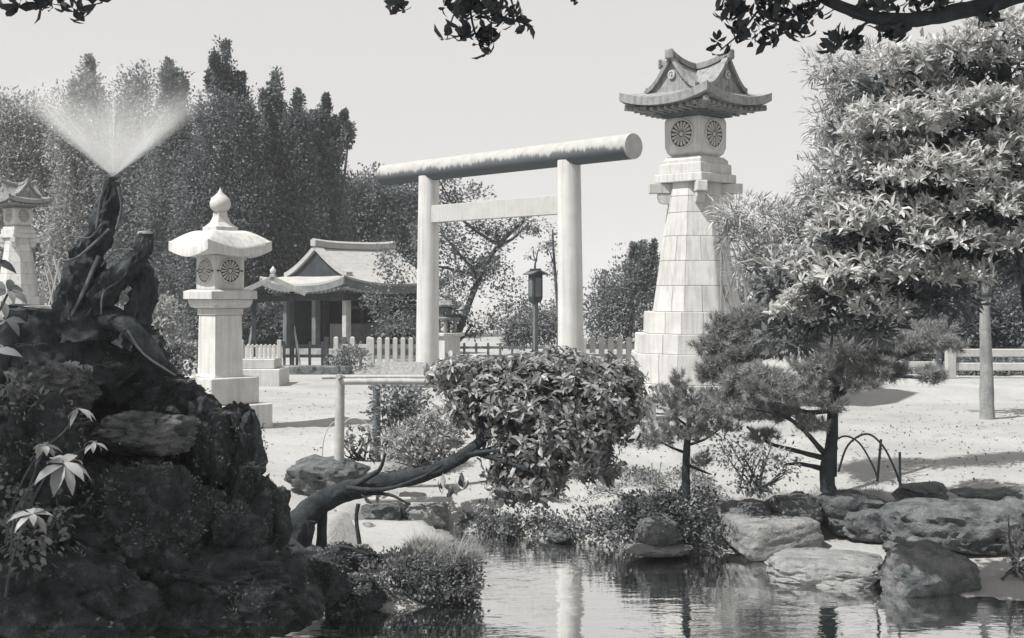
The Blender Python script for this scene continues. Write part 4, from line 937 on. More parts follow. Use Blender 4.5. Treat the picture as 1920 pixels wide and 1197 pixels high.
# ------------------------------------------------------------------ leaning tree
ly = 10.8
lt = thing('leaning_tree', 'leaning tree arching over the pond with a broad crown of large leaves', 'tree', W(545, 1040, ly)); b0 = W(545, 1040, ly)
tp = [W(530, 1050, 10.5), W(548, 1000, 10.6), W(590, 950, 10.7), W(650, 922, 10.8), W(720, 905, 10.9), W(800, 888, 11.0), W(868, 855, 11.15), W(930, 800, 11.3), W(985, 745, 11.5)]
mb = MB(); mb.tube(tp, [.15, .112, .090, .080, .070, .060, .050, .038, .022], 24, sub=10, wob=.14, ridge=.14); mb.build('trunk', M['bark'], lt, smooth=55, base=b0)
mb = MB()
for pts, r0 in (([(640, 925, 10.75), (690, 895, 10.75), (712, 880, 10.7), (722, 850, 10.7)], .03), ([(650, 915, 10.7), (720, 918, 10.6), (790, 895, 10.7), (830, 870, 10.8)], .022), ([(680, 925, 10.7), (730, 928, 10.6), (765, 945, 10.6)], .02),
                ([(868, 855, 11.15), (930, 845, 11.0), (990, 850, 10.9)], .022), ([(868, 855, 11.15), (930, 840, 11.4), (1000, 800, 11.6), (1080, 770, 11.8)], .035), ([(880, 845, 11.2), (960, 870, 10.9), (1010, 890, 10.8)], .03), ([(1000, 800, 11.6), (1080, 820, 11.4), (1120, 840, 11.3)], .02), ([(900, 830, 11.2), (900, 760, 11.4), (880, 720, 11.5)], .03), ([(985, 745, 11.5), (1060, 710, 11.6), (1140, 720, 11.6)], .02)):
    P = [W(*q) for q in pts]; MB().tube(P, [r0*(1-.6*i/(len(P)-1)) for i in range(len(P))], 7, sub=4, wob=.2).build('limb', M['bark'], lt, smooth=55, base=b0)
for pts, r0 in (([(606, 945, 10.75), (604, 985, 10.75), (602, 1030, 10.75)], .045), ([(580, 975, 10.6), (574, 1010, 10.6), (568, 1040, 10.6)], .06), ([(672, 945, 10.7), (668, 975, 10.7), (674, 1020, 10.7)], .018)):
    MB().tube([W(*q) for q in pts], [r0, r0*.9, r0*1.05], 9, sub=4, wob=.2).build('prop_root', M['bark'], lt, smooth=55, base=b0)
mb = MB()
for pts, r0 in (([(530, 1000, 10.3), (490, 1040, 10.0), (478, 1080, 9.9)], .03), ([(540, 1010, 10.4), (600, 1050, 10.2), (650, 1040, 10.3)], .03), ([(545, 1030, 10.3), (560, 1090, 10.0), (610, 1120, 9.9)], .03), ([(590, 1040, 10.3), (640, 1025, 10.3), (690, 1040, 10.3)], .02)):
    MB().tube([W(*q) for q in pts], ([r0, r0*.8, r0*.5]+[r0*.4])[:len(pts)], 8, sub=4, wob=.3).build('root', M['bark'], lt, smooth=55, base=b0)
es = [ell(1010,755,150,70,11.4,.55), ell(905,745,78,55,11.7,.45), ell(1110,760,85,72,11.5,.5), ell(985,862,66,58,11.2,.35), ell(1045,698,90,38,11.6,.5),ell(925,705,40,24,11.6,.3),ell(1130,870,30,26,11.3,.2), ell(1150,715,52,40,11.6,.4), ell(1040,835,100,60,11.2,.45), ell(985,908,64,30,11.1,.3), ell(1100,830,40,36,11.3,.3), ell(860,700,50,26,11.6,.4), ell(1165,770,30,40,11.5,.3)]
A1 = whorls(es, 130, 6, .104, .040, tilt=8, up=.4, shell=.5)
A1 = cat(A1, whorls([(c, r*1.28) for c, r in es], 26, 5, .088, .032, tilt=0, up=.15, shell=.8))
split_leaves(A1, 300, M['leaf_broad'], 'leaf', lt, b0)
hang = [ell(850,918,24,10,10.9,.2), ell(700,930,30,12,10.7,.15), ell(1020,930,30,12,10.9,.2)]
A2 = whorls(hang, 40, 4, .11, .042, tilt=-50, up=-.2, shell=.3); leaves('hanging_leaves', *A2, M['leaf_broad'], 'leaf', lt, b0)

# ------------------------------------------------------------------ pergola and bushes behind it
pg = thing('bamboo_pergola', 'plain pole frame of pale posts and top rails behind the leaning tree', 'pergola', W(637, 918, 14.8)); b0 = W(637, 918, 14.8)
MB().tube([W(635, 922, 14.8), W(638, 705, 14.8)], [.062, .052], 14).build('post', M['bamboo'], pg, smooth=50, base=b0)
MB().tube([W(706, 882, 16.4), W(706, 722, 16.4)], [.055, .05], 12).build('post', M['wood_grey'], pg, smooth=50, base=b0)
for a, b_, r0 in ((W(604, 708, 14.8), W(880, 709, 14.9), .022), (W(640, 716, 14.75), W(880, 718, 14.9), .038), (W(690, 724, 16.4), W(900, 724, 16.5), .035), (W(634, 706, 14.7), W(712, 722, 16.6), .03), (W(860, 706, 14.8), W(880, 722, 16.6), .03)):
    MB().tube([a, a*.5+b_*.5+np.array([0, 0, .008]), b_], r0, 10, sub=3).build('rail', M['bamboo'], pg, smooth=50, base=b0)
def bush(name, label, cl, Y, mat, per, k, L, Wd, tilt=40, stem=5, cat_='bush', tm='leaf', mode='whorl', bz=None, spread=.06, up=.75):
    cx, cyb = np.mean([c[0] for c in cl]), max(c[1]+c[3] for c in cl)
    b = W(cx, cyb, Y) if bz is None else np.array([SX(cx, Y), Y, bz]); t = thing(name, label, cat_, b)
    es = [ell(c[0], c[1], c[2], c[3], Y+rng.normal()*.05) for c in cl]
    A = whorls(es, per, k, L, Wd, tilt=tilt, up=up) if mode == 'whorl' else leaf_cloud(es, per, k, spread, L, Wd, shell=.35)
    leaves('foliage', *A, M[mat], tm, t, b)
    mb = MB()
    for c, r in es:
        for _ in range(stem):
            e = c+rdir(1)[0]*r*.8
            mb.tube([b+rng.normal(size=3)*[.08, .08, 0], b*.4+e*.6+rng.normal(size=3)*.04, e], [.012, .008, .004], 5, sub=2)
    mb.build('stems', M['bark_far'], t, base=b, kind='stuff')
    return t
bush('flowering_bush', 'pale flowering bush right of the pergola back post', [(800,820,55,48),(760,840,45,40),(840,800,40,40),(830,850,45,35)], 13.9, 'leaf_pale', 110, 6, .08, .026, 45)
bush('small_bush', 'small light bush between the two pergola posts', [(672,825,36,26),(650,838,24,14),(690,845,26,18)], 15.6, 'leaf_small', 60, 6, .07, .028, 40)
bush('dark_creeper', 'dark leafy creeper hanging under the pergola rails', [(750,755,45,34),(735,800,34,50),(775,780,34,40)], 15.9, 'leaf_far', 40, 24, .07, .035, mode='cloud', tm='quad', spread=.10)
def hoop(name, label, pts, Y, r0, mat, grp=None):
    P = [W(x, y, Y) for x, y in pts]
    return tag(MB().tube(P, r0, 7, sub=5).build(name, M[mat], smooth=60, base=tuple(P[0])), label, 'hoop', grp)
hoop('bamboo_hoop', 'thin pale bamboo hoop between the pergola posts', [(640,800),(655,786),(675,786),(692,800),(700,830)], 15.2, .007, 'bamboo')
hoop('bamboo_hoop', 'faint bamboo hoop left of the pale pergola post', [(604,860),(608,820),(622,795),(640,786)], 15.2, .006, 'bamboo')

# ------------------------------------------------------------------ pines
def pine(name, label, Y, base_px, trunk, limbs_, pads, rad, ntuft, nl, mat='needle'):
    b = W(base_px[0], base_px[1], Y); t = thing(name, label, 'pine tree', b)
    P = [W(x, y, Y) for x, y in trunk]
    MB().tube(P, rad, 12, sub=5, wob=.18).build('trunk', M['bark'], t, smooth=55, base=b)
    for pts in limbs_:
        Q = [W(x, y, Y+d) for x, y, d in pts]; MB().tube(Q, [rad[0]*.36*(1-.65*i/(len(Q)-1)) for i in range(len(Q))], 8, sub=5, wob=.2).build('limb', M['bark'], t, smooth=55, base=b)
    es = [ell(c[0], c[1], c[2], c[3], Y+(c[4] if len(c) > 4 else 0), dy=(c[2]/F*Y)*.8) for c in pads]
    es = [(c, r*np.array([1, 1, .72])) for c, r in es]
    S, O, _ = sub_clumps(es, ntuft, .2)
    n = len(S); k = 40; idx = np.repeat(np.arange(n), k); N = len(idx)
    dirn = nrm(O*.5+np.array([0, 0, .7])+rdir(n)*.4)
    ax = nrm(dirn[idx]*.75+rdir(N)*.85); pos = S[idx]+dirn[idx]*((rng.random((N, 1))-.5)*.05)
    leaves('needles', pos, ax, rdir(N), nl*(.6+.6*rng.random(N)), .0052+.002*rng.random(N), M[mat], 'tri', t, b)
    return t
pine('pine_tree', 'spreading garden pine with dark trunk on the right bank', 13.0, (1553, 918),
     [(1553,922),(1550,880),(1560,830),(1562,770),(1568,720),(1590,660),(1600,610)],
     [[(1545,850,0),(1500,800,-.15),(1455,775,-.2),(1400,765,-.2)],[(1548,860,0),(1490,845,.1),(1440,830,.2),(1400,800,.3)],[(1560,770,0),(1500,770,.2),(1440,720,.3),(1400,690,.3)],[(1570,745,0),(1620,705,-.1),(1680,675,-.2),(1745,650,-.2)],[(1640,695,-.1),(1690,705,-.2),(1750,710,-.3)],[(1568,720,0),(1530,680,.2),(1480,630,.3)],[(1590,660,0),(1640,640,.2),(1690,630,.3)],[(1590,660,0),(1570,620,-.2)],[(1545,880,0),(1500,870,.2),(1470,872,.2)]],
     [(1420,715,70,42),(1370,660,48,40,.3),(1490,735,70,38,-.2),(1400,770,50,26),(1350,610,30,30,.4),(1390,600,36,32,.4),(1470,640,70,44,.3),(1540,690,60,40,-.1),(1640,655,80,36,.1),(1600,610,60,40),(1720,640,60,24,-.1),(1745,705,36,20,-.3),(1690,620,50,26,.3),(1610,720,40,24,-.2),(1560,760,30,18,-.2),(1450,775,60,24,.1),(1520,795,40,18,-.1),(1660,700,50,24,.1),(1350,745,42,26,.2),(1330,650,40,30,.4),(1780,650,34,16,-.2),(1690,645,70,34,0),(1745,622,50,24,.1),(1630,690,60,28,-.1),(1580,650,60,34,-.2),(1540,620,60,34,0),(1370,630,46,34,.4),(1345,690,40,30,.3),(1420,655,50,30,.3),(1440,590,50,34,.4),(1430,820,36,18,.2),(1330,700,30,36,.3)],
     [.082,.070,.062,.055,.045,.032,.018], 230, .082)
pine('young_pine', 'small young pine left of the spreading garden pine', 12.9, (1287, 930),
     [(1287,935),(1286,880),(1288,835),(1292,790),(1285,730)], [[(1288,835,0),(1320,825,-.1),(1350,805,-.1)],[(1287,850,0),(1250,835,.1),(1220,815,.1)],[(1290,800,0),(1250,770,.1)],[(1290,790,0),(1330,760,.1)],[(1286,870,0),(1320,885,.1),(1335,890,.1)]],
     [(1290,765,66,36),(1240,810,46,34),(1340,785,44,36),(1275,715,20,30),(1260,735,40,26),(1320,865,26,16),(1215,830,28,22),(1300,815,44,18),(1370,800,26,16)], [.045,.04,.036,.026,.012], 170, .072)
bush('airy_shrub', 'airy small leaved shrub between the two pines', [(1400,870,48,40),(1370,850,36,36),(1440,860,44,36),(1410,905,44,20),(1465,880,26,26)], 12.75, 'leaf_small', 34, 16, .045, .024, mode='cloud', tm='quad', stem=4, spread=.10, cat_='shrub')
for lab, pts, Y, r0 in (('tall dark bamboo hoop right of the pine trunk', [(1572,885),(1590,835),(1625,814),(1655,836),(1678,880),(1686,905)], 13.0, .011), ('dark bamboo hoop crossing behind the taller one', [(1560,830),(1585,818),(1612,832),(1635,870),(1646,898)], 13.3, .010)):
    hoop('bamboo_hoop', lab, pts, Y, r0, 'bamboo_dark')
for lab, a, b_, Y in (('thicker bamboo stake standing inside the hoops', (1652, 824), (1645, 903), 13.2), ('thin bamboo stake right of the hoops', (1687, 848), (1688, 912), 13.0)):
    tag(MB().tube([W(*b_, Y), W(*a, Y)], .014, 8).build('bamboo_stake', M['bamboo_dark'], smooth=60, base=tuple(W(*b_, Y))), lab, 'stake')
for lab, a, b_, Y in (('thin pale stick left of the young pine trunk', (1222, 868), (1224, 920), 13.1), ('slanted pale stick beside the upright one by the young pine', (1240, 866), (1230, 920), 13.1)):
    tag(MB().tube([W(*b_, Y), W(*a, Y)], .006, 6).build('thin_stick', M['bamboo'], smooth=60, base=tuple(W(*b_, Y))), lab, 'stick')

# ------------------------------------------------------------------ the big whorled tree and the narrow leaved tree at right
ry = 9.9
b0 = np.array([4.55, 10.4, -.15])
bt = thing('whorled_tree', 'large bright tree of whorled leaves filling the upper right', 'tree', b0)
tp = [b0, (4.5, 10.4, .8), (4.3, 10.3, 1.6), (4.15, 10.3, 2.4), (4.0, 10.3, 3.3), (3.9, 10.2, 4.0)]
MB().tube(tp, [.16, .14, .125, .11, .08, .04], 12, sub=5, wob=.2).build('trunk', M['bark'], bt, smooth=55, base=b0)
pads = [(1790,110,120,46,.3),(1880,70,90,50,.2),(1690,235,110,50,.0),(1830,215,120,50,.0),(1900,290,80,50,-.1),(1640,310,90,46,.2),(1760,330,110,50,-.2),(1860,390,90,50,-.3),(1680,410,100,46,-.1),(1590,430,80,44,.2),(1770,450,80,40,-.3),(1620,510,90,44,0),(1540,545,70,44,.3),(1710,510,70,36,-.2),(1490,590,46,40,.4),(1650,580,60,34,0),(1500,500,60,40,.4),(1800,520,70,26,-.2),(1900,200,60,50,.3),(1900,460,60,30,-.3),(1740,180,80,40,.4),(2000,170,90,50,.3),(2020,320,90,50,.2),(1990,450,80,44,.2),(2090,240,80,50,.4),(2090,400,80,44,.4),(1580,380,60,40,.3),(1700,300,60,40,0),(1920,350,50,60,0),(1820,300,60,40,-.1),(1560,500,60,40,.3),(1700,130,60,40,.3)]
es = [ell(c[0], c[1], c[2], c[3]*.85, ry+c[4], dy=c[2]/F*ry*.75) for c in pads]
mb = MB(); limb_objs(tp[3:], [e for e in es if e[0][2] > 2.45], .035, M['bark'], bt, b0, wob=.15)
A = cat(whorls(es, 95, 8, .102, .029, tilt=38, up=.9, shell=.45, top=-.45), whorls([(c, r*1.12) for c, r in es], 60, 6, .066, .020, tilt=50, up=.8, shell=.4, top=-.6))
split_leaves(A, 300, M['leaf_whorl'], 'leaf', bt, b0)
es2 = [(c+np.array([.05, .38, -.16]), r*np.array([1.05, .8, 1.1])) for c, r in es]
leaves('inner_foliage', *leaf_cloud(es2, 26, 26, .10, .10, .034, shell=.3), M['leaf_far_dark'], 'quad', bt, b0)  # darker leaf colour stands in for the shade inside the crown
ny_ = 14.2
tree('narrow_leaf_tree', 'fine leaved tree behind the whorled one, its edge against the sky', 'tree', None,
     [(1560,130,46,34),(1610,170,70,44),(1560,230,40,36),(1600,270,60,44),(1555,320,56,40),(1590,380,70,50),(1530,420,50,40),(1400,400,60,32),(1460,430,60,46),(1380,440,40,22),(1440,500,60,50),(1520,360,30,26),(1490,560,50,50),(1640,140,60,60)],
     ny_, (SX(1560, ny_), ny_, -.05), [(1563,760),(1575,640),(1590,450),(1590,300),(1600,180)], .055, 'needle_pale', 34, 26, .085, .11, .016, bark='bark', shell=.4, tm='blade')

# ------------------------------------------------------------------ overhanging trees (shade the foreground)
def canopy(A_, name): pass
oy = 6.6
b0 = np.array([-5.6, 5.6, -.2])
ot = thing('overhanging_tree', 'tree outside at left whose leafy twig tips hang into the top left corner', 'tree', b0)
MB().tube([b0, (-5.5, 5.6, 1.5), (-5.3, 5.8, 3.2), (-4.9, 6.2, 4.6), (-4.4, 6.6, 5.6)], [.22, .19, .16, .12, .06], 12, sub=4, wob=.15).build('trunk', M['bark'], ot, smooth=55, base=b0)
shade = [(np.array(c), np.array(r)) for c, r in (((-5.55, 6.4, 5.3), (.72, .7, .45)), ((-6.2, 6.0, 5.0), (.7, .8, .6)), ((-6.4, 6.9, 5.3), (.6, .6, .4)), ((-5.9, 5.6, 5.6), (.6, .5, .4)), ((-5.0, 6.4, 5.5), (.4, .6, .35)))]
thin = [(np.array(c), np.array(r)) for c, r in (((-4.75, 7.4, 5.4), (.5, .38, .3)), ((-5.4, 7.2, 5.6), (.5, .35, .3)))]
limb_objs([b0, (-5.5, 5.6, 1.5), (-5.3, 5.8, 3.2), (-4.9, 6.2, 4.4)], shade, .10, M['bark'], ot, b0)
tw_ = [[(-3.3, 6.4, 4.6), W(-60, -60, oy), W(40, -20, oy), W(80, 20, oy)], [(-3.2, 6.5, 4.5), W(20, -80, oy), W(120, -20, oy), W(155, 30, oy)], [(-3.2, 6.5, 4.5), W(60, -70, oy), W(150, -30, oy), W(195, -5, oy)]]
for P in tw_: MB().tube(P, [.03, .012, .008, .004], 6, sub=4).build('twig', M['bark'], ot, smooth=55, base=b0)
leaves('canopy', *cat(leaf_cloud(shade, 13, 36, .20, .11, .055, shell=.2), leaf_cloud(thin, 4, 14, .16, .10, .05, shell=.2)), M['leaf_shade'], 'quad', ot, b0)
tips = [ell(20,5,30,22,oy,.12), ell(75,15,34,26,oy,.12), ell(120,10,30,22,oy,.12), ell(155,25,14,22,oy,.08), ell(60,-25,90,25,oy,.15), ell(175,0,18,6,oy,.08), ell(140,-20,60,18,oy,.12)]
A = whorls(tips, 34, 5, .095, .046, tilt=-35, up=-.5, shell=.3)
single_leaves('leaf', *A, M['leaf_shade'], 'leaf', ot, b0)

b0 = np.array([4.7, 5.2, -.2])
o2 = thing('overhanging_tree', 'dark limb and silhouetted leaf sprays hanging in from the top right', 'tree', b0)
MB().tube([b0, (4.6, 5.3, 1.5), (4.3, 5.6, 3.2), (3.7, 6.0, 4.6), (2.8, 6.4, 5.4)], [.2, .18, .15, .11, .05], 12, sub=4, wob=.15).build('trunk', M['bark'], o2, smooth=55, base=b0)
ly2 = 6.7
MB().tube([(4.2, 5.8, 3.6), W(2080, -90, 6.4), W(1960, -30, 6.6), W(1880, 0, ly2), W(1800, 22, ly2), W(1720, 36, ly2), W(1650, 35, ly2), W(1590, 18, ly2), W(1530, -10, ly2), W(1470, -50, ly2)], [.09, .065, .055, .048, .042, .038, .034, .03, .024, .016], 12, sub=6, wob=.2).build('limb', M['bark'], o2, smooth=55, base=b0)
for P, r0 in (([W(1640, 34, ly2), W(1600, 60, ly2), W(1570, 90, ly2)], .010), ([W(1480, -40, ly2), W(1430, 10, ly2), W(1390, 60, ly2), W(1350, 95, ly2)], .009), ([W(1530, -10, ly2), W(1500, 40, ly2), W(1440, 80, ly2)], .008), ([W(1480, -40, ly2), W(1380, -30, ly2), W(1350, 20, ly2)], .009), ([(2.4, 6.5, 5.3), W(1100, -260, ly2), W(900, -120, ly2), W(880, -20, ly2), W(890, 60, ly2), W(912, 95, ly2)], .012), ([W(900, -120, ly2), W(950, -20, ly2), W(975, 50, ly2)], .008), ([W(900, -120, ly2), W(770, -90, ly2), W(745, -10, ly2)], .008), ([W(880, -20, ly2), W(850, 30, ly2), W(838, 75, ly2)], .006), ([W(1100, -260, ly2), W(1080, -80, ly2), W(1065, -5, ly2)], .007), ([W(1860, 5, ly2), W(1850, 30, ly2), W(1840, 50, ly2)], .007), ([W(1720, 36, ly2), W(1700, 55, ly2), W(1690, 70, ly2)], .008)):
    MB().tube(P, [r0*(1-.6*i/(len(P)-1)) for i in range(len(P))], 6, sub=4).build('twig', M['bark'], o2, smooth=55, base=b0)
sh2 = [(np.array(c), np.array(r)) for c, r in (((1.9, 6.4, 5.2), (1.2, .7, .5)), ((.6, 6.3, 5.5), (1.0, .7, .5)), ((3.2, 5.8, 5.0), (1.1, .8, .6)), ((-.6, 6.3, 5.4), (.8, .6, .4)), ((1.0, 5.4, 5.6), (1.4, .7, .5)))]
limb_objs([b0, (4.6, 5.3, 1.5), (4.3, 5.6, 3.2), (3.7, 6.0, 4.6), (2.8, 6.4, 5.2)], sh2, .08, M['bark'], o2, b0)
leaves('canopy', *leaf_cloud(sh2, 16, 36, .20, .11, .055, shell=.2), M['leaf_shade'], 'quad', o2, b0)
tips = [ell(870,10,46,28,ly2,.15), ell(930,25,44,30,ly2,.15), ell(860,60,30,22,ly2,.12), ell(900,70,34,18,ly2,.1), ell(978,52,18,14,ly2,.08), ell(912,98,8,12,ly2,.05), ell(745,8,20,12,ly2,.08), ell(1066,-2,18,8,ly2,.06),
        ell(1375,20,36,26,ly2,.12), ell(1390,55,24,26,ly2,.1), ell(1450,20,46,34,ly2,.14), ell(1490,55,34,26,ly2,.1), ell(1520,15,40,26,ly2,.12), ell(1350,92,16,14,ly2,.06), ell(1440,75,20,20,ly2,.08), ell(1560,85,26,22,ly2,.1), ell(1600,70,24,26,ly2,.1), ell(1680,60,40,16,ly2,.12), ell(1640,20,40,18,ly2,.12), ell(1850,30,24,20,ly2,.1), ell(1740,10,50,12,ly2,.12)]
A = whorls(tips, 90, 5, .080, .036, tilt=-30, up=-.5, shell=.25)
if len(A[0]) > 330:
    k_ = rng.permutation(len(A[0])); i1, i2 = k_[:300], k_[300:]
    single_leaves('leaf', *[a[i1] for a in A], M['leaf_shade'], 'leaf', o2, b0); leaves('foliage', *[a[i2] for a in A], M['leaf_shade'], 'leaf', o2, b0)
else: single_leaves('leaf', *A, M['leaf_shade'], 'leaf', o2, b0)

# ------------------------------------------------------------------ plants of the bank, the grass clump, foreground leaves
def ground_leaves(name, px_pts, n, L, Wd, mat, tm='quad', hz=.06, up=.6, label=None, flat=True):
    """n small leaves over the ground inside a pixel-outlined patch of the bank"""
    pts = np.array(px_pts); pos = []
    lo, hi = pts.min(0), pts.max(0)
    return lo, hi
def patch_leaves(name, label, poly, n, L, Wd, mat, tm='quad', hz=.06, axz=.3, kind='stuff', cat_='plants', lift=0):
    P = np.array(poly, float); lo, hi = P.min(0), P.max(0); out = []
    while len(out) < n:
        q = lo+(hi-lo)*rng.random((4*n, 2)); x, y = q[:, 0], q[:, 1]; a = P; b = np.roll(P, -1, 0)
        c = ((a[:, 1] <= y[:, None]) != (b[:, 1] <= y[:, None])) & (x[:, None] < (b[:, 0]-a[:, 0])*(y[:, None]-a[:, 1])/(b[:, 1]-a[:, 1]+1e-12)+a[:, 0])
        q = q[c.sum(1) % 2 == 1]; den = np.array([mnoise.noise(Vector((u*2.3, v*2.3, 1.7))) for u, v in q]); q = q[rng.random(len(q)) < .5+1.3*den]
        out += q.tolist()
    q = np.array(out[:n]); z = ground_z(q[:, 0], q[:, 1])+lift+hz*rng.random(n)
    pos = np.column_stack([q, z]); ax = nrm(rdir(n)+np.array([0, 0, axz])); nr = nrm(rdir(n)*.6+np.array([0, 0, 1]))
    s = .6+.8*rng.random(n)
    o = leaves(name, pos, ax, nr, L*s, Wd*s, M[mat], tm, None, (0, 0, 0), kind); tag(o, label, cat_)
    return o
# creeping plants that hang over the bank's front
fr = [ell(1010,985,70,22,13.55,.2), ell(930,982,46,22,13.75,.2), ell(1100,985,70,26,13.3,.2), ell(1180,985,60,34,13.05,.2), ell(1260,970,60,34,12.9,.25), ell(1320,1000,36,40,12.75,.2), ell(1220,945,60,18,13.2,.25), ell(1290,945,50,20,13.0,.25), ell(885,990,26,18,13.9,.2)]
o = leaves('bank_plants', *leaf_cloud(fr, 46, 42, .055, .042, .026, shell=.55, flat=.9), M['leaf_creep'], 'quad'); tag(o, 'dense small creeping plants hanging over the middle bank to the water', 'bank plants')
patch_leaves('ground_cover', 'thin low weeds on the sandy bank behind the creeping plants', [(.5,13.9),(1.9,13.3),(2.6,13.6),(2.2,15.2),(.9,15.4),(.2,14.6)], 5000, .04, .02, 'leaf_small', hz=.04)
patch_leaves('short_grass', 'short dry grass and litter around the pine trunk on the ledge', [(2.2,13.05),(4.0,13.3),(4.1,14.2),(3.2,14.6),(2.1,14.2)], 9000, .05, .006, 'grass', 'tri', hz=.01, axz=1.0, cat_='grass')
patch_leaves('fallen_litter', 'scattered dark litter on the open sand near the pond', [(-3,14.5),(-1,14.5),(6,13.8),(8,16),(8,20),(-3,19)], 1500, .035, .02, 'leaf_far_dark', hz=.005, axz=.0, cat_='litter')

gc = thing('grass_clump', 'round clump of grass and small leaves standing in the water', 'grass clump', W(790, 1140, 10.7)); b0 = W(790, 1140, 10.7)
rock('mound', '', '', W(785, 1092, 10.85), (.47, .32, .27), 'rock_dark', seed=61, block=2.6, cuts=3, rough=.10, parent=gc, base=b0)
es = [ell(790,1088,115,54,10.8,.33), ell(720,1090,52,46,10.75,.25), ell(850,1085,52,48,10.75,.25)]
leaves('small_leaves', *leaf_cloud(es, 120, 26, .030, .032, .018, shell=.85, flat=.9), M['leaf_small'], 'quad', gc, b0)
n = 7500
ang = rng.random(n)*2*math.pi; rr = np.sqrt(rng.random(n)); sx2 = .10+.34*rr*np.cos(ang); sy2 = .06+.26*rr*np.sin(ang)
gp = W(790, 1092, 10.85)+np.column_stack([sx2, sy2, .25*np.sqrt(np.clip(1-rr*rr*.8, 0, 1))])
ax = nrm(np.column_stack([sx2*1.6, sy2*1.2-.1, .35+.25*rng.random(n)])+rdir(n)*.35)
leaves('grass_blades', gp, ax, nrm(rdir(n)+np.array([0, 0, .6])), (.05+.15*rng.random(n))*np.array([.75+.9*mnoise.noise(Vector(q*9)) for q in gp]).clip(.25, 1.4), .0045, M['grass'], 'blade', gc, b0)
n = 170; gp = W(862, 1065, 10.8)+rng.normal(size=(n, 3))*np.array([.07, .07, .02])
leaves('tall_blades', gp, nrm(rng.normal(size=(n, 3))*.28+np.array([.12, 0, 1])), rdir(n), .16+.22*rng.random(n), .006, M['grass'], 'blade', gc, b0)

bush('edge_shrub', 'sparse pale shrub at the right edge by the boulders', [(1912,985,36,44),(1930,1040,40,46),(1905,1050,20,24)], 11.4, 'leaf_pale', 50, 6, .06, .018, 40, cat_='shrub')
# pale broad leaved plants in front of the mound
def rosette(t, b, c, a, n, L, Wd, mat, tilt, name='leaf', rot=0):
    a = nrm(np.array(a, float)); t0 = nrm(np.cross(a, [.3, .5, .8])); t1 = np.cross(a, t0)
    th = rot+np.arange(n)*2*math.pi/n+rng.normal(size=n)*.15; rad = t0*np.cos(th)[:, None]+t1*np.sin(th)[:, None]; tl = np.radians(tilt+rng.normal(size=n)*12)[:, None]
    ax = np.cos(tl)*rad+np.sin(tl)*a; nr = np.cos(tl)*a-np.sin(tl)*rad
    single_leaves(name, np.repeat(np.array(c)[None], n, 0)+rdir(n)*L*.06, ax, nr, L*(.6+.55*rng.random(n)), Wd*(.75+.4*rng.random(n)), M[mat], 'lance', t, b)
for lab, c, n, L, px_ in (('pale drooping leaf rosette in front of the dark mound, largest of them', W(118, 868, 6.9), 10, .19, [(118, 868), (70, 900), (30, 960), (20, 1040)]),
                    ('small pale leaf rosette above the others at mound left', W(148, 768, 7.2), 7, .10, [(148, 768), (120, 810), (80, 850), (40, 960)]),
                    ('small pale drooping rosette nearest the sunlit mound rock', W(176, 830, 7.2), 6, .10, [(176, 830), (140, 852), (100, 870), (40, 980)]),
                    ('pale leaf rosette at the left below the rock lightened as if sunlit', W(85, 835, 7.1), 8, .10, [(85, 835), (60, 870), (30, 930), (10, 1020)]),
                    ('pale leaves lowest on the left dark side of the mound', W(60, 965, 6.8), 8, .12, [(60, 965), (40, 1000), (20, 1060), (10, 1120)])):
    b = W(px_[-1][0], px_[-1][1], c[1]); t = thing('broad_leaf_plant', lab, 'plant', b, 0, 'pale leaved plants on the mound')
    MB().tube([W(x, y, c[1]) for x, y in px_], [.004, .005, .006, .008], 6, sub=4).build('stem', M['bark_far'], t, base=b)
    rosette(t, b, c, (.1, -.35, .9), n, L, L*.36, 'leaf_pale', -18); 
es = [ell(60,830,70,60,7.9,.2), ell(40,900,60,70,7.7,.2), ell(20,760,50,50,8.0,.2), ell(90,790,50,40,8.0,.15), ell(60,1000,60,60,7.4,.2)]
b = W(40, 1080, 7.6); t = thing('leafy_undergrowth', 'small leaved undergrowth at left of the mound', 'shrub', b)
leaves('foliage', *leaf_cloud(es, 90, 9, .06, .05, .026, shell=.4), M['leaf_small'], 'leaf', t, b)
mb = MB()
for c, r in es: mb.tube([b, b*.5+c*.5, c], [.012, .009, .005], 5, sub=3)
mb.build('stems', M['bark_far'], t, base=b, kind='stuff')
b = W(-60, 760, 4.2); t = thing('near_leaf_spray', 'large blurred pale leaves close to the camera at the left edge', 'plant', b)
MB().tube([b, W(-40, 650, 4.2), W(0, 580, 4.2), W(20, 540, 4.2)], [.008, .006, .005, .003], 6, sub=3).build('stem', M['bark_far'], t, base=b)
for c, n, mm in ((W(14, 545, 4.2), 6, 'leaf_small'), (W(-14, 660, 4.2), 6, 'leaf_pale'), (W(-12, 490, 4.3), 6, 'leaf_small'), (W(10, 600, 4.3), 5, 'leaf_broad')): rosette(t, b, c, (.5, -.5, .6), n, .085, .034, mm, 5)

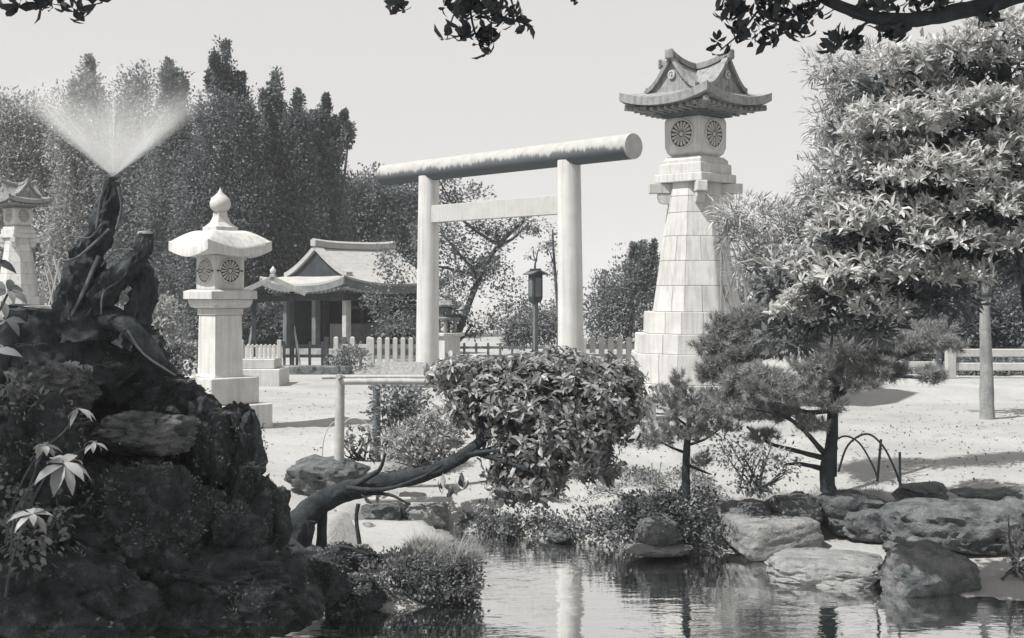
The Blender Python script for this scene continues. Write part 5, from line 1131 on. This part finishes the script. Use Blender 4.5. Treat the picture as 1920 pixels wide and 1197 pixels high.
# moss, small ferns and dead leaves caught on the mound
P_, N_ = [], []
for o in [o for o in bpy.data.objects if o.name.startswith('mound_rock') or o.name.startswith('mound_core')]:
    me = o.data; n = len(me.vertices); co = np.empty(n*3); me.vertices.foreach_get('co', co); no = np.empty(n*3); me.vertices.foreach_get('normal', no)
    co = co.reshape(-1, 3)+np.array(o.location); no = no.reshape(-1, 3)
    k = (no[:, 2] > .05) | (no[:, 1] < -.4)
    P_.append(co[k]); N_.append(no[k])
P_, N_ = np.concatenate(P_), np.concatenate(N_)
dn = np.array([mnoise.noise(Vector(p*2.6))+.6*mnoise.noise(Vector(p*7.0)) for p in P_])
k = (rng.random(len(P_)) < np.clip((dn-.08)*1.1, 0, 1)*(.25+.75*np.clip(N_[:, 2], 0, 1))); P_, N_ = P_[k], N_[k]
idx = np.repeat(np.arange(len(P_)), 3); n = len(idx)
o = leaves('moss', P_[idx]+rdir(n)*.015, nrm(N_[idx]*.7+rdir(n)*.9), nrm(N_[idx]+rdir(n)*.6), .014+.026*rng.random(n), .008+.008*rng.random(n), M['leaf_moss'], 'quad'); tag(o, 'moss and tiny ferns growing over the dark rock mound', 'moss')
for i, (x, y, Y) in enumerate(((205, 690, 8.3), (350, 720, 8.45), (150, 800, 7.9), (420, 780, 8.5), (300, 880, 7.8), (480, 880, 8.6), (60, 655, 8.2))):
    b = W(x, y, Y); n = 9
    th = rng.random(n)*6.3; ax = nrm(np.column_stack([np.cos(th), np.sin(th)*.8-.3, .55+.4*rng.random(n)]))
    fr_ = []
    for j in range(n):
        L_ = .12+.10*rng.random(); m_ = 11
        for q in range(m_):
            u = q/m_; c = b+ax[j]*L_*u+np.array([0, 0, -.10*u*u*L_/.15])
            for s_ in (-1, 1):
                sd = np.cross(ax[j], [0, 0, 1.]); sd /= np.linalg.norm(sd)+1e-9
                fr_.append((c, sd*s_+ax[j]*.5, (1-u*.8)*.042))
    A = np.array([f_[0] for f_ in fr_]); B = np.array([f_[1] for f_ in fr_]); Lq = np.array([f_[2] for f_ in fr_])
    o = leaves('fern', A, B, np.array([0, 0, 1.])+rdir(len(A))*.3, Lq, Lq*.3, M['leaf_small'], 'quad', None, (0, 0, 0), None)
    o['label'] = ['small fern under the foot of the gnarled stump', 'small fern on the folded rock crest near the lantern step', 'small fern between the pale leaf rosettes and the sunlit rock', 'fern on top of the creased upright rock', 'small fern on the great dark face below the sunlit rock', 'fern at the outer right side of the mound', 'fern at the far left beside the sawn stump'][i]; o['category'] = 'fern'; o['group'] = 'ferns on the mound'
# pebbles on the yard
n = 2600; x = rng.uniform(-6, 12, n); y = 13.6+rng.random(n)**1.3*12; k = sdist(x, y) > .3; x, y = x[k], y[k]; n = len(x)
pp = np.column_stack([x, y, ground_z(x, y)+.004]); 
o = leaves('pebbles', pp, nrm(rdir(n)*np.array([1, 1, .25])), nrm(rdir(n)*.5+np.array([0, 0, 1])), .02+.03*rng.random(n), .016+.02*rng.random(n), M['rock_mid'], 'leaf'); tag(o, 'pebbles and twigs strewn over the sandy yard', 'pebbles')
